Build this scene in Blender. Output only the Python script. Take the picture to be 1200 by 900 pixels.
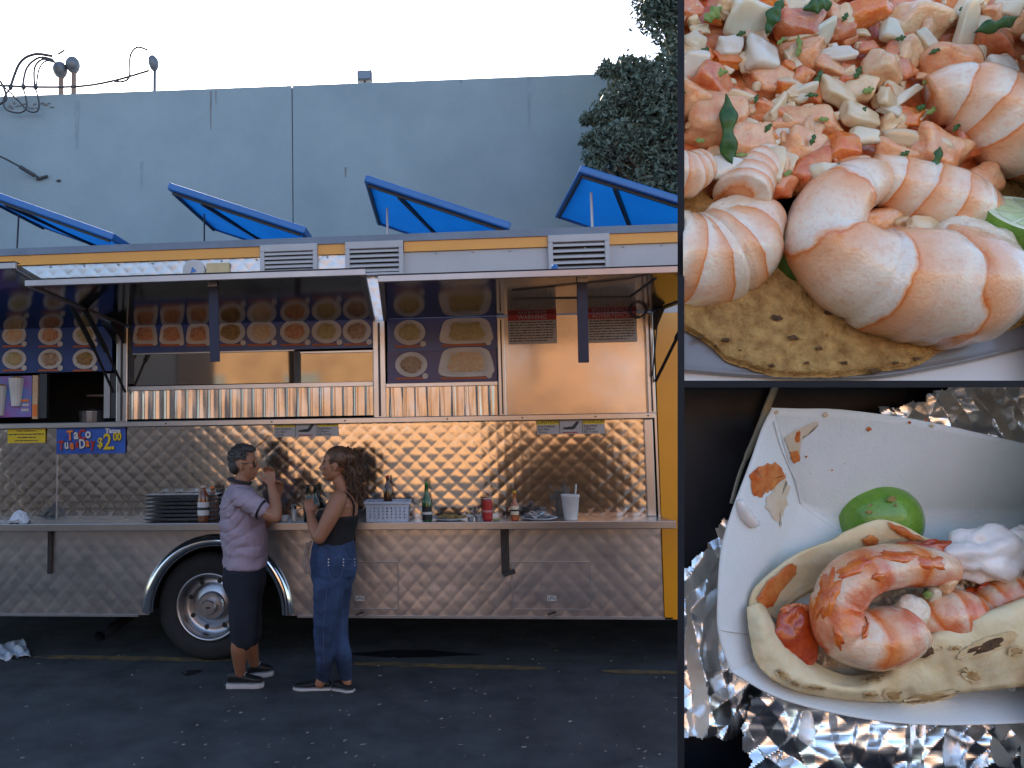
import bpy, bmesh, math, random
from mathutils import Vector as V, Matrix, noise as mn
from math import sin, cos, pi, radians, sqrt, atan2, exp

for o in list(bpy.data.objects): bpy.data.objects.remove(o)
S = bpy.context.scene
COL = S.collection

# ------------------------------------------------------------------ camera
FPX, CX, CY = 880.0, 440.0, 450.0                 # focal length and principal point, in pixels of a 1200 x 900 frame
CAM = V((0, 0, 1.72))
PSI, TH, RO = radians(4.80), radians(3.87), radians(0.86)
FW = V((-sin(PSI)*cos(TH), cos(PSI)*cos(TH), sin(TH)))
R0 = V((cos(PSI), sin(PSI), 0)); U0 = R0.cross(FW)
RT = R0*cos(RO) - U0*sin(RO); UP = U0*cos(RO) + R0*sin(RO)
cd = bpy.data.cameras.new('camera'); cam = bpy.data.objects.new('camera', cd); COL.objects.link(cam)
cd.sensor_width = 36; cd.sensor_fit = 'HORIZONTAL'; cd.lens = FPX/1200*36; cd.shift_x = (600-CX)/1200
cd.clip_start = .05; cd.clip_end = 3000
m = Matrix((RT, UP, -FW)).transposed().to_4x4(); m.translation = CAM; cam.matrix_world = m
S.camera = cam
S.render.resolution_x, S.render.resolution_y = 1024, 768

# ------------------------------------------------------------------ sky, sun, exposure
SUN_EL, SUN_AZ = radians(33), radians(-14)        # azimuth measured from +Y (behind the wall) towards +X
W = bpy.data.worlds.new('World'); S.world = W; W.use_nodes = True
nt = W.node_tree; nt.nodes.clear()
sk = nt.nodes.new('ShaderNodeTexSky'); sk.sky_type = 'NISHITA'; sk.sun_disc = False
sk.sun_elevation = SUN_EL; sk.sun_rotation = SUN_AZ; sk.air_density = 1.0; sk.dust_density = 1.3; sk.ozone_density = 1.0
bg = nt.nodes.new('ShaderNodeBackground'); bg.inputs[1].default_value = 0.13
ow = nt.nodes.new('ShaderNodeOutputWorld'); nt.links.new(sk.outputs[0], bg.inputs[0]); nt.links.new(bg.outputs[0], ow.inputs[0])
sl = bpy.data.lights.new('sun', 'SUN'); so = bpy.data.objects.new('sun', sl); COL.objects.link(so)
sl.energy = 4.5; sl.angle = radians(.55); sl.color = (1, .86, .68)
sd = V((sin(SUN_AZ)*cos(SUN_EL), cos(SUN_AZ)*cos(SUN_EL), sin(SUN_EL)))
so.rotation_euler = sd.to_track_quat('Z', 'Y').to_euler()
vs = S.view_settings; vs.view_transform = 'Standard'; vs.look = 'None'; vs.gamma = 1; vs.exposure = 1.8; vs.use_curve_mapping = False

# ------------------------------------------------------------------ helpers
def ray(px, py): return FW + RT*((px-CX)/FPX) - UP*((py-CY)/FPX)
def at(px, py, Y):                                # the point of the plane y = Y seen at a pixel of the photograph
    d = ray(px, py); return CAM + d*(Y/d.y)
def onz(px, py, z=0):
    d = ray(px, py); return CAM + d*((z-CAM.z)/d.z)
RNG = random.Random(7)
LOC = {}
def seed(n): RNG.seed(n)
def fbm(x, y, z=0, o=4):
    return mn.fractal(V((x, y, z)), 1.0, 2.0, o)

class MB:
    def __init__(s): s.v = []; s.f = []; s.uv = {}
    def add(s, vs, fs, uvs=None):
        b = len(s.v); s.v += [V(p) for p in vs]
        for f in fs: s.f.append([b+i for i in f])
        if uvs:
            for i, u in enumerate(uvs): s.uv[b+i] = u
        return s
    def box(s, x0, x1, y0, y1, z0, z1):
        return s.add([(x0,y0,z0),(x1,y0,z0),(x1,y1,z0),(x0,y1,z0),(x0,y0,z1),(x1,y0,z1),(x1,y1,z1),(x0,y1,z1)],
              [(0,3,2,1),(4,5,6,7),(0,1,5,4),(1,2,6,5),(2,3,7,6),(3,0,4,7)])
    def hexa(s, p):                               # eight corners: bottom ring, top ring
        return s.add(p, [(0,3,2,1),(4,5,6,7),(0,1,5,4),(1,2,6,5),(2,3,7,6),(3,0,4,7)])
    def bar(s, a, b, w, h, up=(0,0,1)):
        a = V(a); b = V(b); d = (b-a).normalized(); x = d.cross(V(up))
        if x.length < 1e-4: x = d.cross(V((0,1,0)))
        x.normalize(); y = x.cross(d); x *= w/2; y *= h/2
        return s.hexa([a-x-y, a+x-y, a+x+y, a-x+y, b-x-y, b+x-y, b+x+y, b-x+y])
    def prism(s, pts, off):                       # polygon pushed along a vector
        n = len(pts); off = V(off); p = [V(q) for q in pts]
        return s.add(p+[q+off for q in p], [list(range(n))[::-1], list(range(n, 2*n))]+[(i,(i+1)%n,n+(i+1)%n,n+i) for i in range(n)])
    def tube(s, pts, r, n=8, cap=True, sq=(1,1), up=None):
        pts = [V(p) for p in pts]; m_ = len(pts)
        if not hasattr(r, '__len__'): r = [r]*m_
        vs = []; uv = []; pu = None; L = 0
        T = sum((pts[i+1]-pts[i]).length for i in range(m_-1)) or 1
        for i, p in enumerate(pts):
            d = (pts[min(i+1, m_-1)]-pts[max(i-1, 0)])
            d = d.normalized() if d.length > 1e-9 else V((0,0,1))
            if up is not None: u = V(up)-d*d.dot(V(up))
            elif pu is None: u = d.orthogonal()
            else: u = pu-d*d.dot(pu)
            if u.length < 1e-6: u = d.orthogonal()
            u.normalize(); pu = u; w = d.cross(u)
            if i: L += (p-pts[i-1]).length
            for k in range(n):
                a = 2*pi*k/n; ri = r[i]
                ra, rb = (ri if hasattr(ri, '__len__') else (ri*sq[0], ri*sq[1]))
                vs.append(p+u*cos(a)*ra+w*sin(a)*rb); uv.append((L/T, k/n))
        fs = [(i*n+k, i*n+(k+1)%n, (i+1)*n+(k+1)%n, (i+1)*n+k) for i in range(m_-1) for k in range(n)]
        if cap: fs += [list(range(n))[::-1], list(range((m_-1)*n, m_*n))]
        return s.add(vs, fs, uv)
    def lathe(s, prof, o, n=20, ax=(0,0,1), cap=True):
        ax = V(ax).normalized(); u = ax.orthogonal().normalized(); w = ax.cross(u); o = V(o); vs = []
        for r, z in prof:
            for k in range(n):
                a = 2*pi*k/n; vs.append(o+ax*z+(u*cos(a)+w*sin(a))*r)
        m_ = len(prof)
        fs = [(i*n+k, i*n+(k+1)%n, (i+1)*n+(k+1)%n, (i+1)*n+k) for i in range(m_-1) for k in range(n)]
        if cap: fs += [list(range(n))[::-1], list(range((m_-1)*n, m_*n))]
        return s.add(vs, fs)
    def grid(s, nu, nv, fn, keep=None, wrap=False):
        vs = []; uv = []
        for j in range(nv+1):
            for i in range(nu+1):
                vs.append(V(fn(i/nu, j/nv))); uv.append((i/nu, j/nv))
        fs = []
        for j in range(nv):
            for i in range(nu):
                if keep and not keep((i+.5)/nu, (j+.5)/nv): continue
                a = j*(nu+1)+i; fs.append((a, a+1, a+nu+2, a+nu+1))
        return s.add(vs, fs, uv)
    def ico(s, c, r, sub=2, fn=None):
        bm = bmesh.new(); bmesh.ops.create_icosphere(bm, subdivisions=sub, radius=1)
        c = V(c); rr = V(r) if hasattr(r, '__len__') else V((r,r,r))
        vs = []
        for v in bm.verts:
            k = fn(v.co) if fn else 1
            vs.append(c+V((v.co.x*rr.x, v.co.y*rr.y, v.co.z*rr.z))*k)
        fs = [[v.index for v in f.verts] for f in bm.faces]; bm.free()
        return s.add(vs, fs)
    def build(s, name, mat, parent=None, smooth=False, bevel=0, clip=None, solid=0, sub=0, origin=None, remesh=0, sm=4):
        vs, fs = s.v, s.f
        if clip:
            bm = bmesh.new(); bv = [bm.verts.new(v) for v in vs]
            for f in fs:
                try: bm.faces.new([bv[i] for i in f])
                except ValueError: pass
            uvl = None
            if s.uv:
                uvl = bm.loops.layers.uv.new('UVMap')
                bm.verts.index_update()
                for f in bm.faces:
                    for l in f.loops: l[uvl].uv = s.uv.get(l.vert.index, (0,0))
            for co, no in clip:
                g = bm.verts[:]+bm.edges[:]+bm.faces[:]
                bmesh.ops.bisect_plane(bm, geom=g, plane_co=co, plane_no=no, clear_outer=True)
            me = bpy.data.meshes.new(name); bm.to_mesh(me); bm.free()
        else:
            me = bpy.data.meshes.new(name); me.from_pydata(vs, [], fs)
            if s.uv:
                ul = me.uv_layers.new(name='UVMap')
                for lp in me.loops: ul.data[lp.index].uv = s.uv.get(lp.vertex_index, (0,0))
        off = LOC.get(parent.name, V((0,0,0))) if parent else (V(origin) if origin else V((0,0,0)))
        if off.length: me.transform(Matrix.Translation(-off))
        me.materials.append(mat)
        if smooth: me.polygons.foreach_set('use_smooth', [True]*len(me.polygons))
        me.update()
        o = bpy.data.objects.new(name, me); COL.objects.link(o)
        if parent: o.parent = parent; LOC[o.name] = off
        else: o.location = off; LOC[o.name] = off
        if remesh:
            r = o.modifiers.new('r', 'REMESH'); r.mode = 'VOXEL'; r.voxel_size = remesh; r.use_smooth_shade = True
            q = o.modifiers.new('s', 'SMOOTH'); q.factor = .5; q.iterations = sm
        if solid:
            q = o.modifiers.new('t', 'SOLIDIFY'); q.thickness = solid; q.offset = 0
        if sub:
            q = o.modifiers.new('u', 'SUBSURF'); q.levels = q.render_levels = sub
        if bevel:
            q = o.modifiers.new('b', 'BEVEL'); q.width = bevel; q.segments = 2; q.limit_method = 'ANGLE'; q.angle_limit = radians(40)
        return o
def bakemods(o):                                  # apply the modifiers
    dg = bpy.context.evaluated_depsgraph_get(); ev = o.evaluated_get(dg)
    me = bpy.data.meshes.new_from_object(ev, depsgraph=dg); o.modifiers.clear(); o.data = me; return o

def tag(o, label=None, cat=None, group=None, kind=None):
    if label: o['label'] = label
    if cat: o['category'] = cat
    if group: o['group'] = group
    if kind: o['kind'] = kind
    return o
def thing(name, loc, label, cat, group=None):
    o = bpy.data.objects.new(name, None); COL.objects.link(o); o.location = loc; o.empty_display_size = .1
    LOC[o.name] = V(loc); return tag(o, label, cat, group)
def box(name, mat, parent, x0, x1, y0, y1, z0, z1, bevel=0): return MB().box(x0,x1,y0,y1,z0,z1).build(name, mat, parent, bevel=bevel)
def cr(pts, n=8):                                 # Catmull-Rom through tuples of any length
    out = []; k = len(pts)
    for i in range(k-1):
        p0, p1, p2, p3 = pts[max(i-1,0)], pts[i], pts[i+1], pts[min(i+2,k-1)]
        for j in range(n):
            t = j/n
            out.append(tuple(.5*(2*b+(c-a)*t+(2*a-5*b+4*c-d)*t*t+(3*b-a-3*c+d)*t**3) for a,b,c,d in zip(p0,p1,p2,p3)))
    out.append(tuple(pts[-1])); return out
def text(s, size, o, mat, parent, name='lettering', ax=((1,0,0),(0,0,1)), ext=.0006, align='CENTER', off=0.0, squeeze=1.0, shear=0):
    c = bpy.data.curves.new('t', 'FONT'); c.body = s; c.size = size; c.align_x = align; c.align_y = 'CENTER'; c.extrude = ext; c.offset = off; c.shear = shear
    c.resolution_u = 3
    t = bpy.data.objects.new('t', c); COL.objects.link(t)
    dg = bpy.context.evaluated_depsgraph_get(); me = bpy.data.meshes.new_from_object(t.evaluated_get(dg), depsgraph=dg)
    bpy.data.objects.remove(t)
    x = V(ax[0]).normalized(); y = V(ax[1]).normalized(); z = x.cross(y)
    mm = Matrix((x*squeeze, y, z)).transposed().to_4x4(); mm.translation = V(o)-LOC.get(parent.name, V((0,0,0)))
    me.transform(mm); me.materials.clear(); me.materials.append(mat)
    ob = bpy.data.objects.new(name, me); COL.objects.link(ob); ob.parent = parent; LOC[ob.name] = LOC[parent.name]; return ob

# ------------------------------------------------------------------ materials
def mat(name, col, rough=.6, metal=0, var=.12, vs=6, bump=0, bs=80, sss=0, sr=(.02,.008,.004), spec=.5, coat=0, trans=0, alpha=1, col2=None, rv=.12, dist=None, detail=6, ior=1.45, emit=0):
    M = bpy.data.materials.new(name); M.use_nodes = True; n = M.node_tree; b = n.nodes['Principled BSDF']; L = n.links.new
    I = b.inputs
    tc = n.nodes.new('ShaderNodeTexCoord')
    nz = n.nodes.new('ShaderNodeTexNoise'); nz.inputs['Scale'].default_value = vs; nz.inputs['Detail'].default_value = detail; nz.inputs['Roughness'].default_value = .6
    L(tc.outputs['Object'], nz.inputs['Vector'])
    rp = n.nodes.new('ShaderNodeValToRGB'); rp.color_ramp.elements[0].position = .32; rp.color_ramp.elements[1].position = .68
    c = V(col[:3])
    if col2 is None: a_, b_ = c*(1-var), c*(1+var)
    else: a_, b_ = c, V(col2)
    rp.color_ramp.elements[0].color = (*[min(1, x) for x in a_], 1); rp.color_ramp.elements[1].color = (*[min(1, x) for x in b_], 1)
    L(nz.outputs['Fac'], rp.inputs[0]); L(rp.outputs[0], I['Base Color'])
    I['Metallic'].default_value = metal; I['Specular IOR Level'].default_value = spec; I['IOR'].default_value = ior
    mr = n.nodes.new('ShaderNodeMapRange'); mr.inputs[3].default_value = max(.02, rough*(1-rv)); mr.inputs[4].default_value = min(1, rough*(1+rv))
    n2 = n.nodes.new('ShaderNodeTexNoise'); n2.inputs['Scale'].default_value = vs*2.7; n2.inputs['Detail'].default_value = 4
    L(tc.outputs['Object'], n2.inputs['Vector']); L(n2.outputs['Fac'], mr.inputs[0]); L(mr.outputs[0], I['Roughness'])
    if bump:
        n3 = n.nodes.new('ShaderNodeTexNoise'); n3.inputs['Scale'].default_value = bs; n3.inputs['Detail'].default_value = 5; L(tc.outputs['Object'], n3.inputs['Vector'])
        bp = n.nodes.new('ShaderNodeBump'); bp.inputs['Strength'].default_value = 1; bp.inputs['Distance'].default_value = bump
        L(n3.outputs['Fac'], bp.inputs['Height']); L(bp.outputs[0], I['Normal'])
    if sss:
        I['Subsurface Weight'].default_value = sss; I['Subsurface Radius'].default_value = sr; I['Subsurface Scale'].default_value = 1
    if coat: I['Coat Weight'].default_value = coat; I['Coat Roughness'].default_value = .12
    if trans: I['Transmission Weight'].default_value = trans
    if alpha < 1: I['Alpha'].default_value = alpha
    if emit: I['Emission Color'].default_value = (*col[:3], 1); I['Emission Strength'].default_value = emit
    return M
K = {}
def mk(k, *a, **kw): K[k] = mat(k, *a, **kw)
mk('asphalt', (.032,.035,.040), .85, col2=(.072,.077,.082), vs=3.2, bump=.006, bs=260, detail=12)
mk('line', (.24,.15,.05), .85, col2=(.07,.06,.05), vs=9, bump=.003, bs=200)
mk('stain', (.010,.010,.011), .45, var=.3)
mk('wall', (.21,.275,.315), .85, col2=(.26,.33,.37), vs=.9, bump=.004, bs=30)
mk('wallgroove', (.15,.18,.21), .9); mk('streak', (.17,.175,.185), .9)
mk('steel', (.46,.43,.405), .15, 1, var=.05, vs=5, rv=.3)
mk('steel_flat', (.40,.37,.35), .22, 1, var=.06, vs=3, bump=.0015, bs=5, rv=.3)
mk('steel_satin', (.43,.42,.43), .34, 1, var=.06, vs=3, rv=.25)
mk('alu', (.42,.405,.40), .3, 1, var=.06)
mk('alu_dull', (.30,.30,.31), .42, .8, var=.1)
mk('chrome', (.60,.60,.61), .08, 1, var=.04)
mk('yellow', (.66,.26,.003), .35, var=.04, coat=.3)
mk('whitepaint', (.40,.385,.385), .45, var=.05)
mk('roofedge', (.14,.17,.215), .5, .3)
mk('blue', (.010,.115,.36), .38, var=.1, coat=.3)
mk('bluesheet', (.005,.16,.47), .5, col2=(.008,.20,.54), vs=4, bump=.01, bs=8)
mk('black', (.012,.012,.013), .5); mk('rubber', (.016,.016,.017), .8, bump=.002, bs=60)
mk('darkmetal', (.05,.05,.055), .45, .6); mk('strap', (.020,.022,.045), .65)
mk('flapunder', (.13,.15,.185), .11, 1, var=.05)
mk('glass', (.03,.028,.027), .05, 0, var=.05, spec=.9, ior=1.9)
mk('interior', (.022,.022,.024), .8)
mk('menublue', (.014,.036,.16), .32, col2=(.022,.055,.21), vs=3)
mk('menupurple', (.055,.03,.10), .35, col2=(.04,.035,.15), vs=3)
mk('plate', (.46,.42,.40), .4); mk('orangeprint', (.34,.08,.02), .5)
mk('paper', (.50,.53,.58), .8, bump=.002, bs=40); mk('white', (.52,.50,.49), .5); mk('red', (.38,.022,.02), .35); mk('orange', (.70,.16,.02), .4)
mk('signyellow', (.58,.40,.008), .5); mk('ink', (.02,.02,.022), .6); mk('signred', (.30,.02,.02), .5); mk('signblue', (.012,.035,.22), .4, col2=(.02,.10,.42), vs=6)
mk('signwhite', (.34,.31,.30), .5)
mk('pipe', (.24,.15,.11), .6); mk('weatherhead', (.14,.15,.17), .5, .5); mk('cable', (.05,.052,.06), .6)
mk('leaf', (.075,.110,.085), .6, col2=(.12,.155,.12), vs=2.5); mk('bark', (.09,.07,.05), .9)
mk('facade', (.28,.15,.07), .85, col2=(.54,.30,.135), vs=.8); mk('facadetrim', (.42,.24,.12), .8); mk('amber', (.30,.155,.07), .6)

def sheetmat():
    M = bpy.data.materials.new('blue_translucent_sheet'); M.use_nodes = True; n = M.node_tree; b = n.nodes['Principled BSDF']; tc = n.nodes.new('ShaderNodeTexCoord'); nz = n.nodes.new('ShaderNodeTexNoise'); nz.inputs['Scale'].default_value = 3
    rp = n.nodes.new('ShaderNodeValToRGB'); rp.color_ramp.elements[0].color = (.006,.17,.52,1); rp.color_ramp.elements[1].color = (.012,.26,.68,1); n.links.new(tc.outputs['Object'], nz.inputs['Vector']); n.links.new(nz.outputs['Fac'], rp.inputs[0])
    t = n.nodes.new('ShaderNodeBsdfTranslucent'); mx = n.nodes.new('ShaderNodeMixShader'); mx.inputs[0].default_value = .6; b.inputs['Roughness'].default_value = .5
    n.links.new(rp.outputs[0], b.inputs['Base Color']); n.links.new(rp.outputs[0], t.inputs[0]); n.links.new(b.outputs[0], mx.inputs[1]); n.links.new(t.outputs[0], mx.inputs[2]); n.links.new(mx.outputs[0], n.nodes['Material Output'].inputs[0]); return M
K['bluesheet'] = sheetmat()
mk('rail', (.40,.37,.365), .4, .7, var=.06)
# ================================================================== the setting
def sheet(name, mt, x0, x1, y0, y1, z, n=1):
    return MB().grid(n, n, lambda u, v: (x0+(x1-x0)*u, y0+(y1-y0)*v, z)).build(name, mt)
tag(sheet('ground', K['asphalt'], -250, 250, -250, 250, 0), kind='structure')
seed(3)
# faded yellow paint line, broken into worn strips
def worn_strip(name, pxs, py, w, mt):
    a, b = onz(pxs[0], py[0]), onz(pxs[1], py[1])
    n = max(6, int((b-a).length/.05)); d = (b-a).normalized(); nr = V((-d.y, d.x, 0)); pts = []
    up_, lo = [], []
    for i in range(n+1):
        p = a.lerp(b, i/n); k = .5+.5*min(1, min(i, n-i)/3)
        up_.append(p+nr*(w/2*k+RNG.uniform(-.012,.012))+V((0,0,.004))); lo.append(p-nr*(w/2*k+RNG.uniform(-.012,.012))+V((0,0,.004)))
    m_ = MB(); vs_ = up_+lo; m_.add(vs_, [(n+1+i, n+2+i, i+1, i) for i in range(n)])
    return m_.build(name, mt)
for i, (px, py) in enumerate((((40,272),(770,774)), ((415,640),(778,784)), ((705,798),(787,789)))):
    tag(worn_strip('painted_line', px, py, .10, K['line']), kind='structure')
def blot(name, pts, z, mt, n=40, wob=.25):
    c = sum((V(p) for p in pts), V((0,0,0)))/len(pts); q = cr([tuple(V(p)-c) for p in pts]+[tuple(V(pts[0])-c)], 6)[:-1]
    vs_ = []
    for i, p in enumerate(q):
        k = 1+wob*fbm(i*.45, z*90+c.x, 0, 3); vs_.append(c+V((p[0]*k, p[1]*k, 0))+V((0,0,z)))
    return MB().add(vs_, [list(range(len(vs_)))]).build(name, mt)
tag(blot('oil_stain', [onz(405,767), onz(470,762), onz(560,767), onz(470,771)], .003, K['stain']), kind='structure')
tag(blot('oil_stain', [onz(212,790), onz(222,786), onz(238,786), onz(222,792)], .003, K['stain']), kind='structure')
# litter flecks on the asphalt: nobody could count them
mb = MB(); seed(11)
for i in range(520):
    px = RNG.uniform(-60, 830); py = 742+170*RNG.random()**1.1
    if RNG.random() > (.25+.75*min(1, max(0, (px-100)/600))): continue
    p = onz(px, py); a = RNG.uniform(0, pi); l = RNG.uniform(.003,.016); w = RNG.uniform(.0015,.0045)
    d = V((cos(a), sin(a), 0))*l; e = V((-sin(a), cos(a), 0))*w; z = V((0,0,.003)); t = V((0,0,RNG.uniform(.001,.005)))
    mb.add([p-d-e+z, p+d-e+z, p+d+e+z+t, p-d+e+z+t], [(0,1,2,3)])
tag(mb.build('litter_flecks', mat('fleck', (.28,.27,.25), .8, col2=(.13,.12,.11), vs=12)), 'tiny pale scraps and dry bits strewn over the asphalt', 'litter', kind='stuff')

# ---- the warehouse behind
WY0 = 9.4; wz = at(0,113,WY0).z; d_ = ray(715,86); WY1 = d_.y*(wz-CAM.z)/d_.z
wa, wb_ = at(0,113,WY0), CAM+d_*(WY1/d_.y); wdir = (V((wb_.x-wa.x, wb_.y-wa.y, 0))).normalized(); wn = V((wdir.y, -wdir.x, 0))
def onwall(px, py, out=0):
    d = ray(px, py); t = (wa-CAM).dot(wn)/d.dot(wn); return CAM+d*t+wn*out
jx = onwall(343, 200); s0 = (jx-wa).dot(wdir)
wh = thing('warehouse', (jx.x, jx.y+4, 0), 'long pale grey concrete warehouse wall rising behind the food truck', 'building')
for k in range(-5, 5):
    a = wa+wdir*(s0+4.6*k+.006); b = wa+wdir*(s0+4.6*(k+1)-.006); bk = -wn*.22
    q = [V((a.x,a.y,-.02)), V((b.x,b.y,-.02)), V((b.x,b.y,-.02))+bk, V((a.x,a.y,-.02))+bk]
    MB().hexa(q+[p+V((0,0,wz+.02)) for p in q]).build('wall_panel', K['wall'], wh, bevel=.006)
a = wa+wdir*(s0-23); b = wa+wdir*(s0+23)
def wbx(name, mt, a, b, o0, o1, z0, z1, par):
    q = [V((a.x,a.y,z0))-wn*o0, V((b.x,b.y,z0))-wn*o0, V((b.x,b.y,z0))-wn*o1, V((a.x,a.y,z0))-wn*o1]
    return MB().hexa(q+[p+V((0,0,z1-z0)) for p in q]).build(name, mt, par)
wbx('joint_backing', K['wallgroove'], a, b, .03, .19, -.01, wz-.02, wh)
wbx('roof', K['roofedge'], a, b, .25, 14, wz-.9, wz-.7, wh)
wbx('rear_wall', K['wall'], a, b, 14, 14.2, 0, wz, wh)
for e in (a, b): wbx('side_wall', K['wall'], e-wdir*.1, e+wdir*.1, .25, 14, 0, wz, wh)
mk('faint', (.215,.278,.318), .9)
# weather streaks running down from the parapet
for px, y0, y1, w in ((247,107,152,2.2), (253,106,122,1.2), (166,190,222,4), (405,196,208,3), (620,90,150,5), (90,118,175,6), (540,93,98,1.5)):
    m_ = MB(); n = 8
    m_.grid(2, n, lambda u, v: onwall(px+(u-.5)*w*(1-v*.6)+.15*sin(v*9), y0+(y1-y0)*v, .003)); m_.build('weather_streak', K['streak'] if w < 3.5 else K['faint'], wh)
m_ = MB(); seed(5)
for i in range(22):
    p = onwall(12+i*2.4, 124+RNG.uniform(-3,3), .005); m_.ico(p, (RNG.uniform(.01,.03),.006,RNG.uniform(.008,.022)), 1)
m_.build('rust_patch', K['streak'], wh)
# conduit masts with weatherheads
def mast(px, ybase, ytop, r, name, label, mt, hk=1.0):
    p0 = onwall(px, ybase, -.12); p1 = onwall(px, ytop, -.12); p0.z = wz-.3
    p1 = V((p0.x, p0.y, p1.z))
    t = thing('conduit_mast', (p0.x, p0.y, wz-.3), label, 'conduit', 'conduits above the parapet')
    MB().tube([p0, p1], r, 12).build('pipe', mt, t, smooth=True)
    MB().lathe([(r*1.25,0),(r*1.25,.04)], p1, 12).build('collar', K['weatherhead'], t)
    h = MB(); c = p1+V((-.02,0,.05)); R = (.105 if r > .03 else .075)*hk
    h.tube([p1+V((0,0,.0)), p1+V((-.004,0,.03)), p1+V((-.012,0,.10)), p1+V((-.028,-.01,.17)), p1+V((-.05,-.02,.215))], [r*1.15, R*.75, R*1.0, R*.95, R*.3], 12)
    h.build('weatherhead', K['weatherhead'], t, smooth=True, sub=1); return p1
w1 = mast(66.5, 114, 86, .035, '', 'rusty conduit pipe with grey weatherhead, left of the tall pair', K['pipe'])
w2 = mast(81.5, 113, 80, .035, '', 'rusty conduit pipe with grey weatherhead, right and taller of the pair', K['pipe'])
w3 = mast(177.5, 110, 78, .022, '', 'thin grey conduit mast standing alone on the parapet', K['weatherhead'])
def wire(pts, r, label, grp='wires at the parapet', out=.1):
    r *= 1.35; q = [tuple(onwall(x, y, out+.001*i)) for i, (x, y) in enumerate(pts)]
    return tag(MB().tube([V(p) for p in cr(q, 8)], r, 6).build('cable', K['cable'], None, smooth=True, origin=q[0]), label, 'cable', grp)
wire([(65,70),(45,68),(28,78),(17,106)], .014, 'outermost thick cable looping left from the weatherheads')
wire([(66,74),(50,72),(36,84),(31,106)], .011, 'second cable drooping from the weatherheads to its clamp')
wire([(68,76),(54,74),(45,84),(45,106)], .010, 'third cable drooping from the weatherheads to its clamp')
wire([(70,78),(58,76),(50,86),(47,106)], .008, 'innermost cable drooping from the weatherheads')
wire([(72,68),(80,63)], .010, 'short cable linking the two tall weatherheads')
wire([(0,94),(8,104),(12,120),(0,128)], .012, 'thick dark cable entering from the left edge of the wall')
wire([(17,107),(9,120),(12,132),(28,136),(36,128),(32,107)], .008, 'loose loop of black cable below the clamps, left')
wire([(46,107),(50,124),(48,134),(38,134),(26,122),(12,108),(0,102)], .008, 'loose loop of black cable below the clamps, right')
wire([(0,104),(50,106),(100,105),(140,98),(178,87)], .011, 'thin wire strung along the parapet to the lone mast')
wire([(176,63),(164,60),(156,70),(155,94),(146,100),(136,99)], .010, 'thin wire curling up into the lone mast')
cl = thing('cable_clamp_row', onwall(30,107,.1), 'three dark cable clamps in a row under the loops', 'clamp')
for x in (17, 32, 46): MB().lathe([(.012,-.03),(.03,0),(.03,.03),(.014,.05)], onwall(x, 107, .1), 8).build('clamp', K['cable'], cl)
gp = [onwall(-30,175,.6), onwall(20,195,.25), onwall(38,204,.10), onwall(50,211,.02)]
ga = thing('guy_wire', gp[-1], 'dark guy cable with turnbuckle anchored to the wall', 'cable')
MB().tube(gp, .012, 6).build('cable', K['cable'], ga); MB().tube([onwall(30,200,.15), onwall(44,208,.07)], .026, 8).build('turnbuckle', K['cable'], ga)
MB().tube([onwall(44,211,.03), onwall(57,207,.03)], .018, 6).build('anchor', K['cable'], ga); MB().ico(onwall(69,212,.01), (.035,.02,.02), 1).build('bolt', K['cable'], ga)
fl = onwall(427, 97, -.1); f = thing('floodlight', (fl.x, fl.y, wz), 'small square floodlight standing on top of the warehouse wall', 'floodlight')
c = V((fl.x, fl.y, wz))
MB().box(c.x-.05,c.x+.05,c.y-.03,c.y+.03,c.z,c.z+.03).build('base', K['weatherhead'], f); MB().tube([c+V((0,0,.02)), c+V((0,0,.09))], .014, 8).build('bracket', K['weatherhead'], f)
MB().box(c.x-.10,c.x+.10,c.y-.05,c.y+.05,c.z+.06,c.z+.20).build('housing', K['weatherhead'], f, bevel=.012)
MB().box(c.x-.08,c.x+.08,c.y-.058,c.y-.052,c.z+.08,c.z+.18).build('lens', K['glass'], f)

# ---- the tree at the right end
seed(21)
tb = at(880, 500, 8.35); tb.z = 0
tr = thing('street_tree', tb, 'dense dark green tree at the right end of the warehouse', 'tree')
tk = MB(); top = tb+V((0,0,4.6))
tk.tube([tb, tb+V((.05,0,1.5)), tb+V((-.05,.02,3)), top], [.19,.15,.12,.07], 10)
clumps = [(795,2,44,8.3),(805,-50,75,8.4),(770,108,52,8.2),(735,118,34,8.3),(720,165,34,8.1),(745,190,52,8.4),(697,188,17,8.1),(790,172,76,8.4),
          (765,240,48,8.2),(805,250,60,8.3),(865,100,105,8.5),(880,0,110,8.6),(850,235,90,8.3),(772,14,36,8.3),(800,62,36,8.35),(712,82,13,8.2),(735,82,20,8.25),(752,88,26,8.3),(690,165,12,8.2),(708,135,20,8.2),(760,150,50,8.5),(688,140,9,8.2)]
lf = MB()
for x, y, r, Y in clumps:
    if r == 0: continue
    c = at(x, y, Y); R = r/FPX*Y
    tk.tube([tb+V((0,0,2.6+.5*RNG.random())), tb.lerp(c, .6)+V((0,0,1.3)), c], [.06,.035,.012], 6)
    for i in range(int(160+R*R*9500)):
        v = V((RNG.gauss(0,1), RNG.gauss(0,1)*.75, RNG.gauss(0,1))); v.normalize()
        k = RNG.random()**.42
        k *= .82+.5*fbm(v.x*1.6+x, v.z*1.6+y, v.y*1.6, 3)
        p = c+v*R*k
        a = V((RNG.gauss(0,1), RNG.gauss(0,1), RNG.gauss(0,1)+.3)).normalized(); b = a.orthogonal().normalized()
        b.rotate(Matrix.Rotation(RNG.uniform(0,6.28), 3, a)); l = RNG.uniform(.02,.047); w = l*.45; e = a.cross(b)*w
        lf.add([p-b*l, p+e+a*.01, p+b*l, p-e+a*.01], [(0,1,2,3)])
tk.build('trunk', K['bark'], tr, smooth=True); lf.build('crown', K['leaf'], tr)

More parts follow.
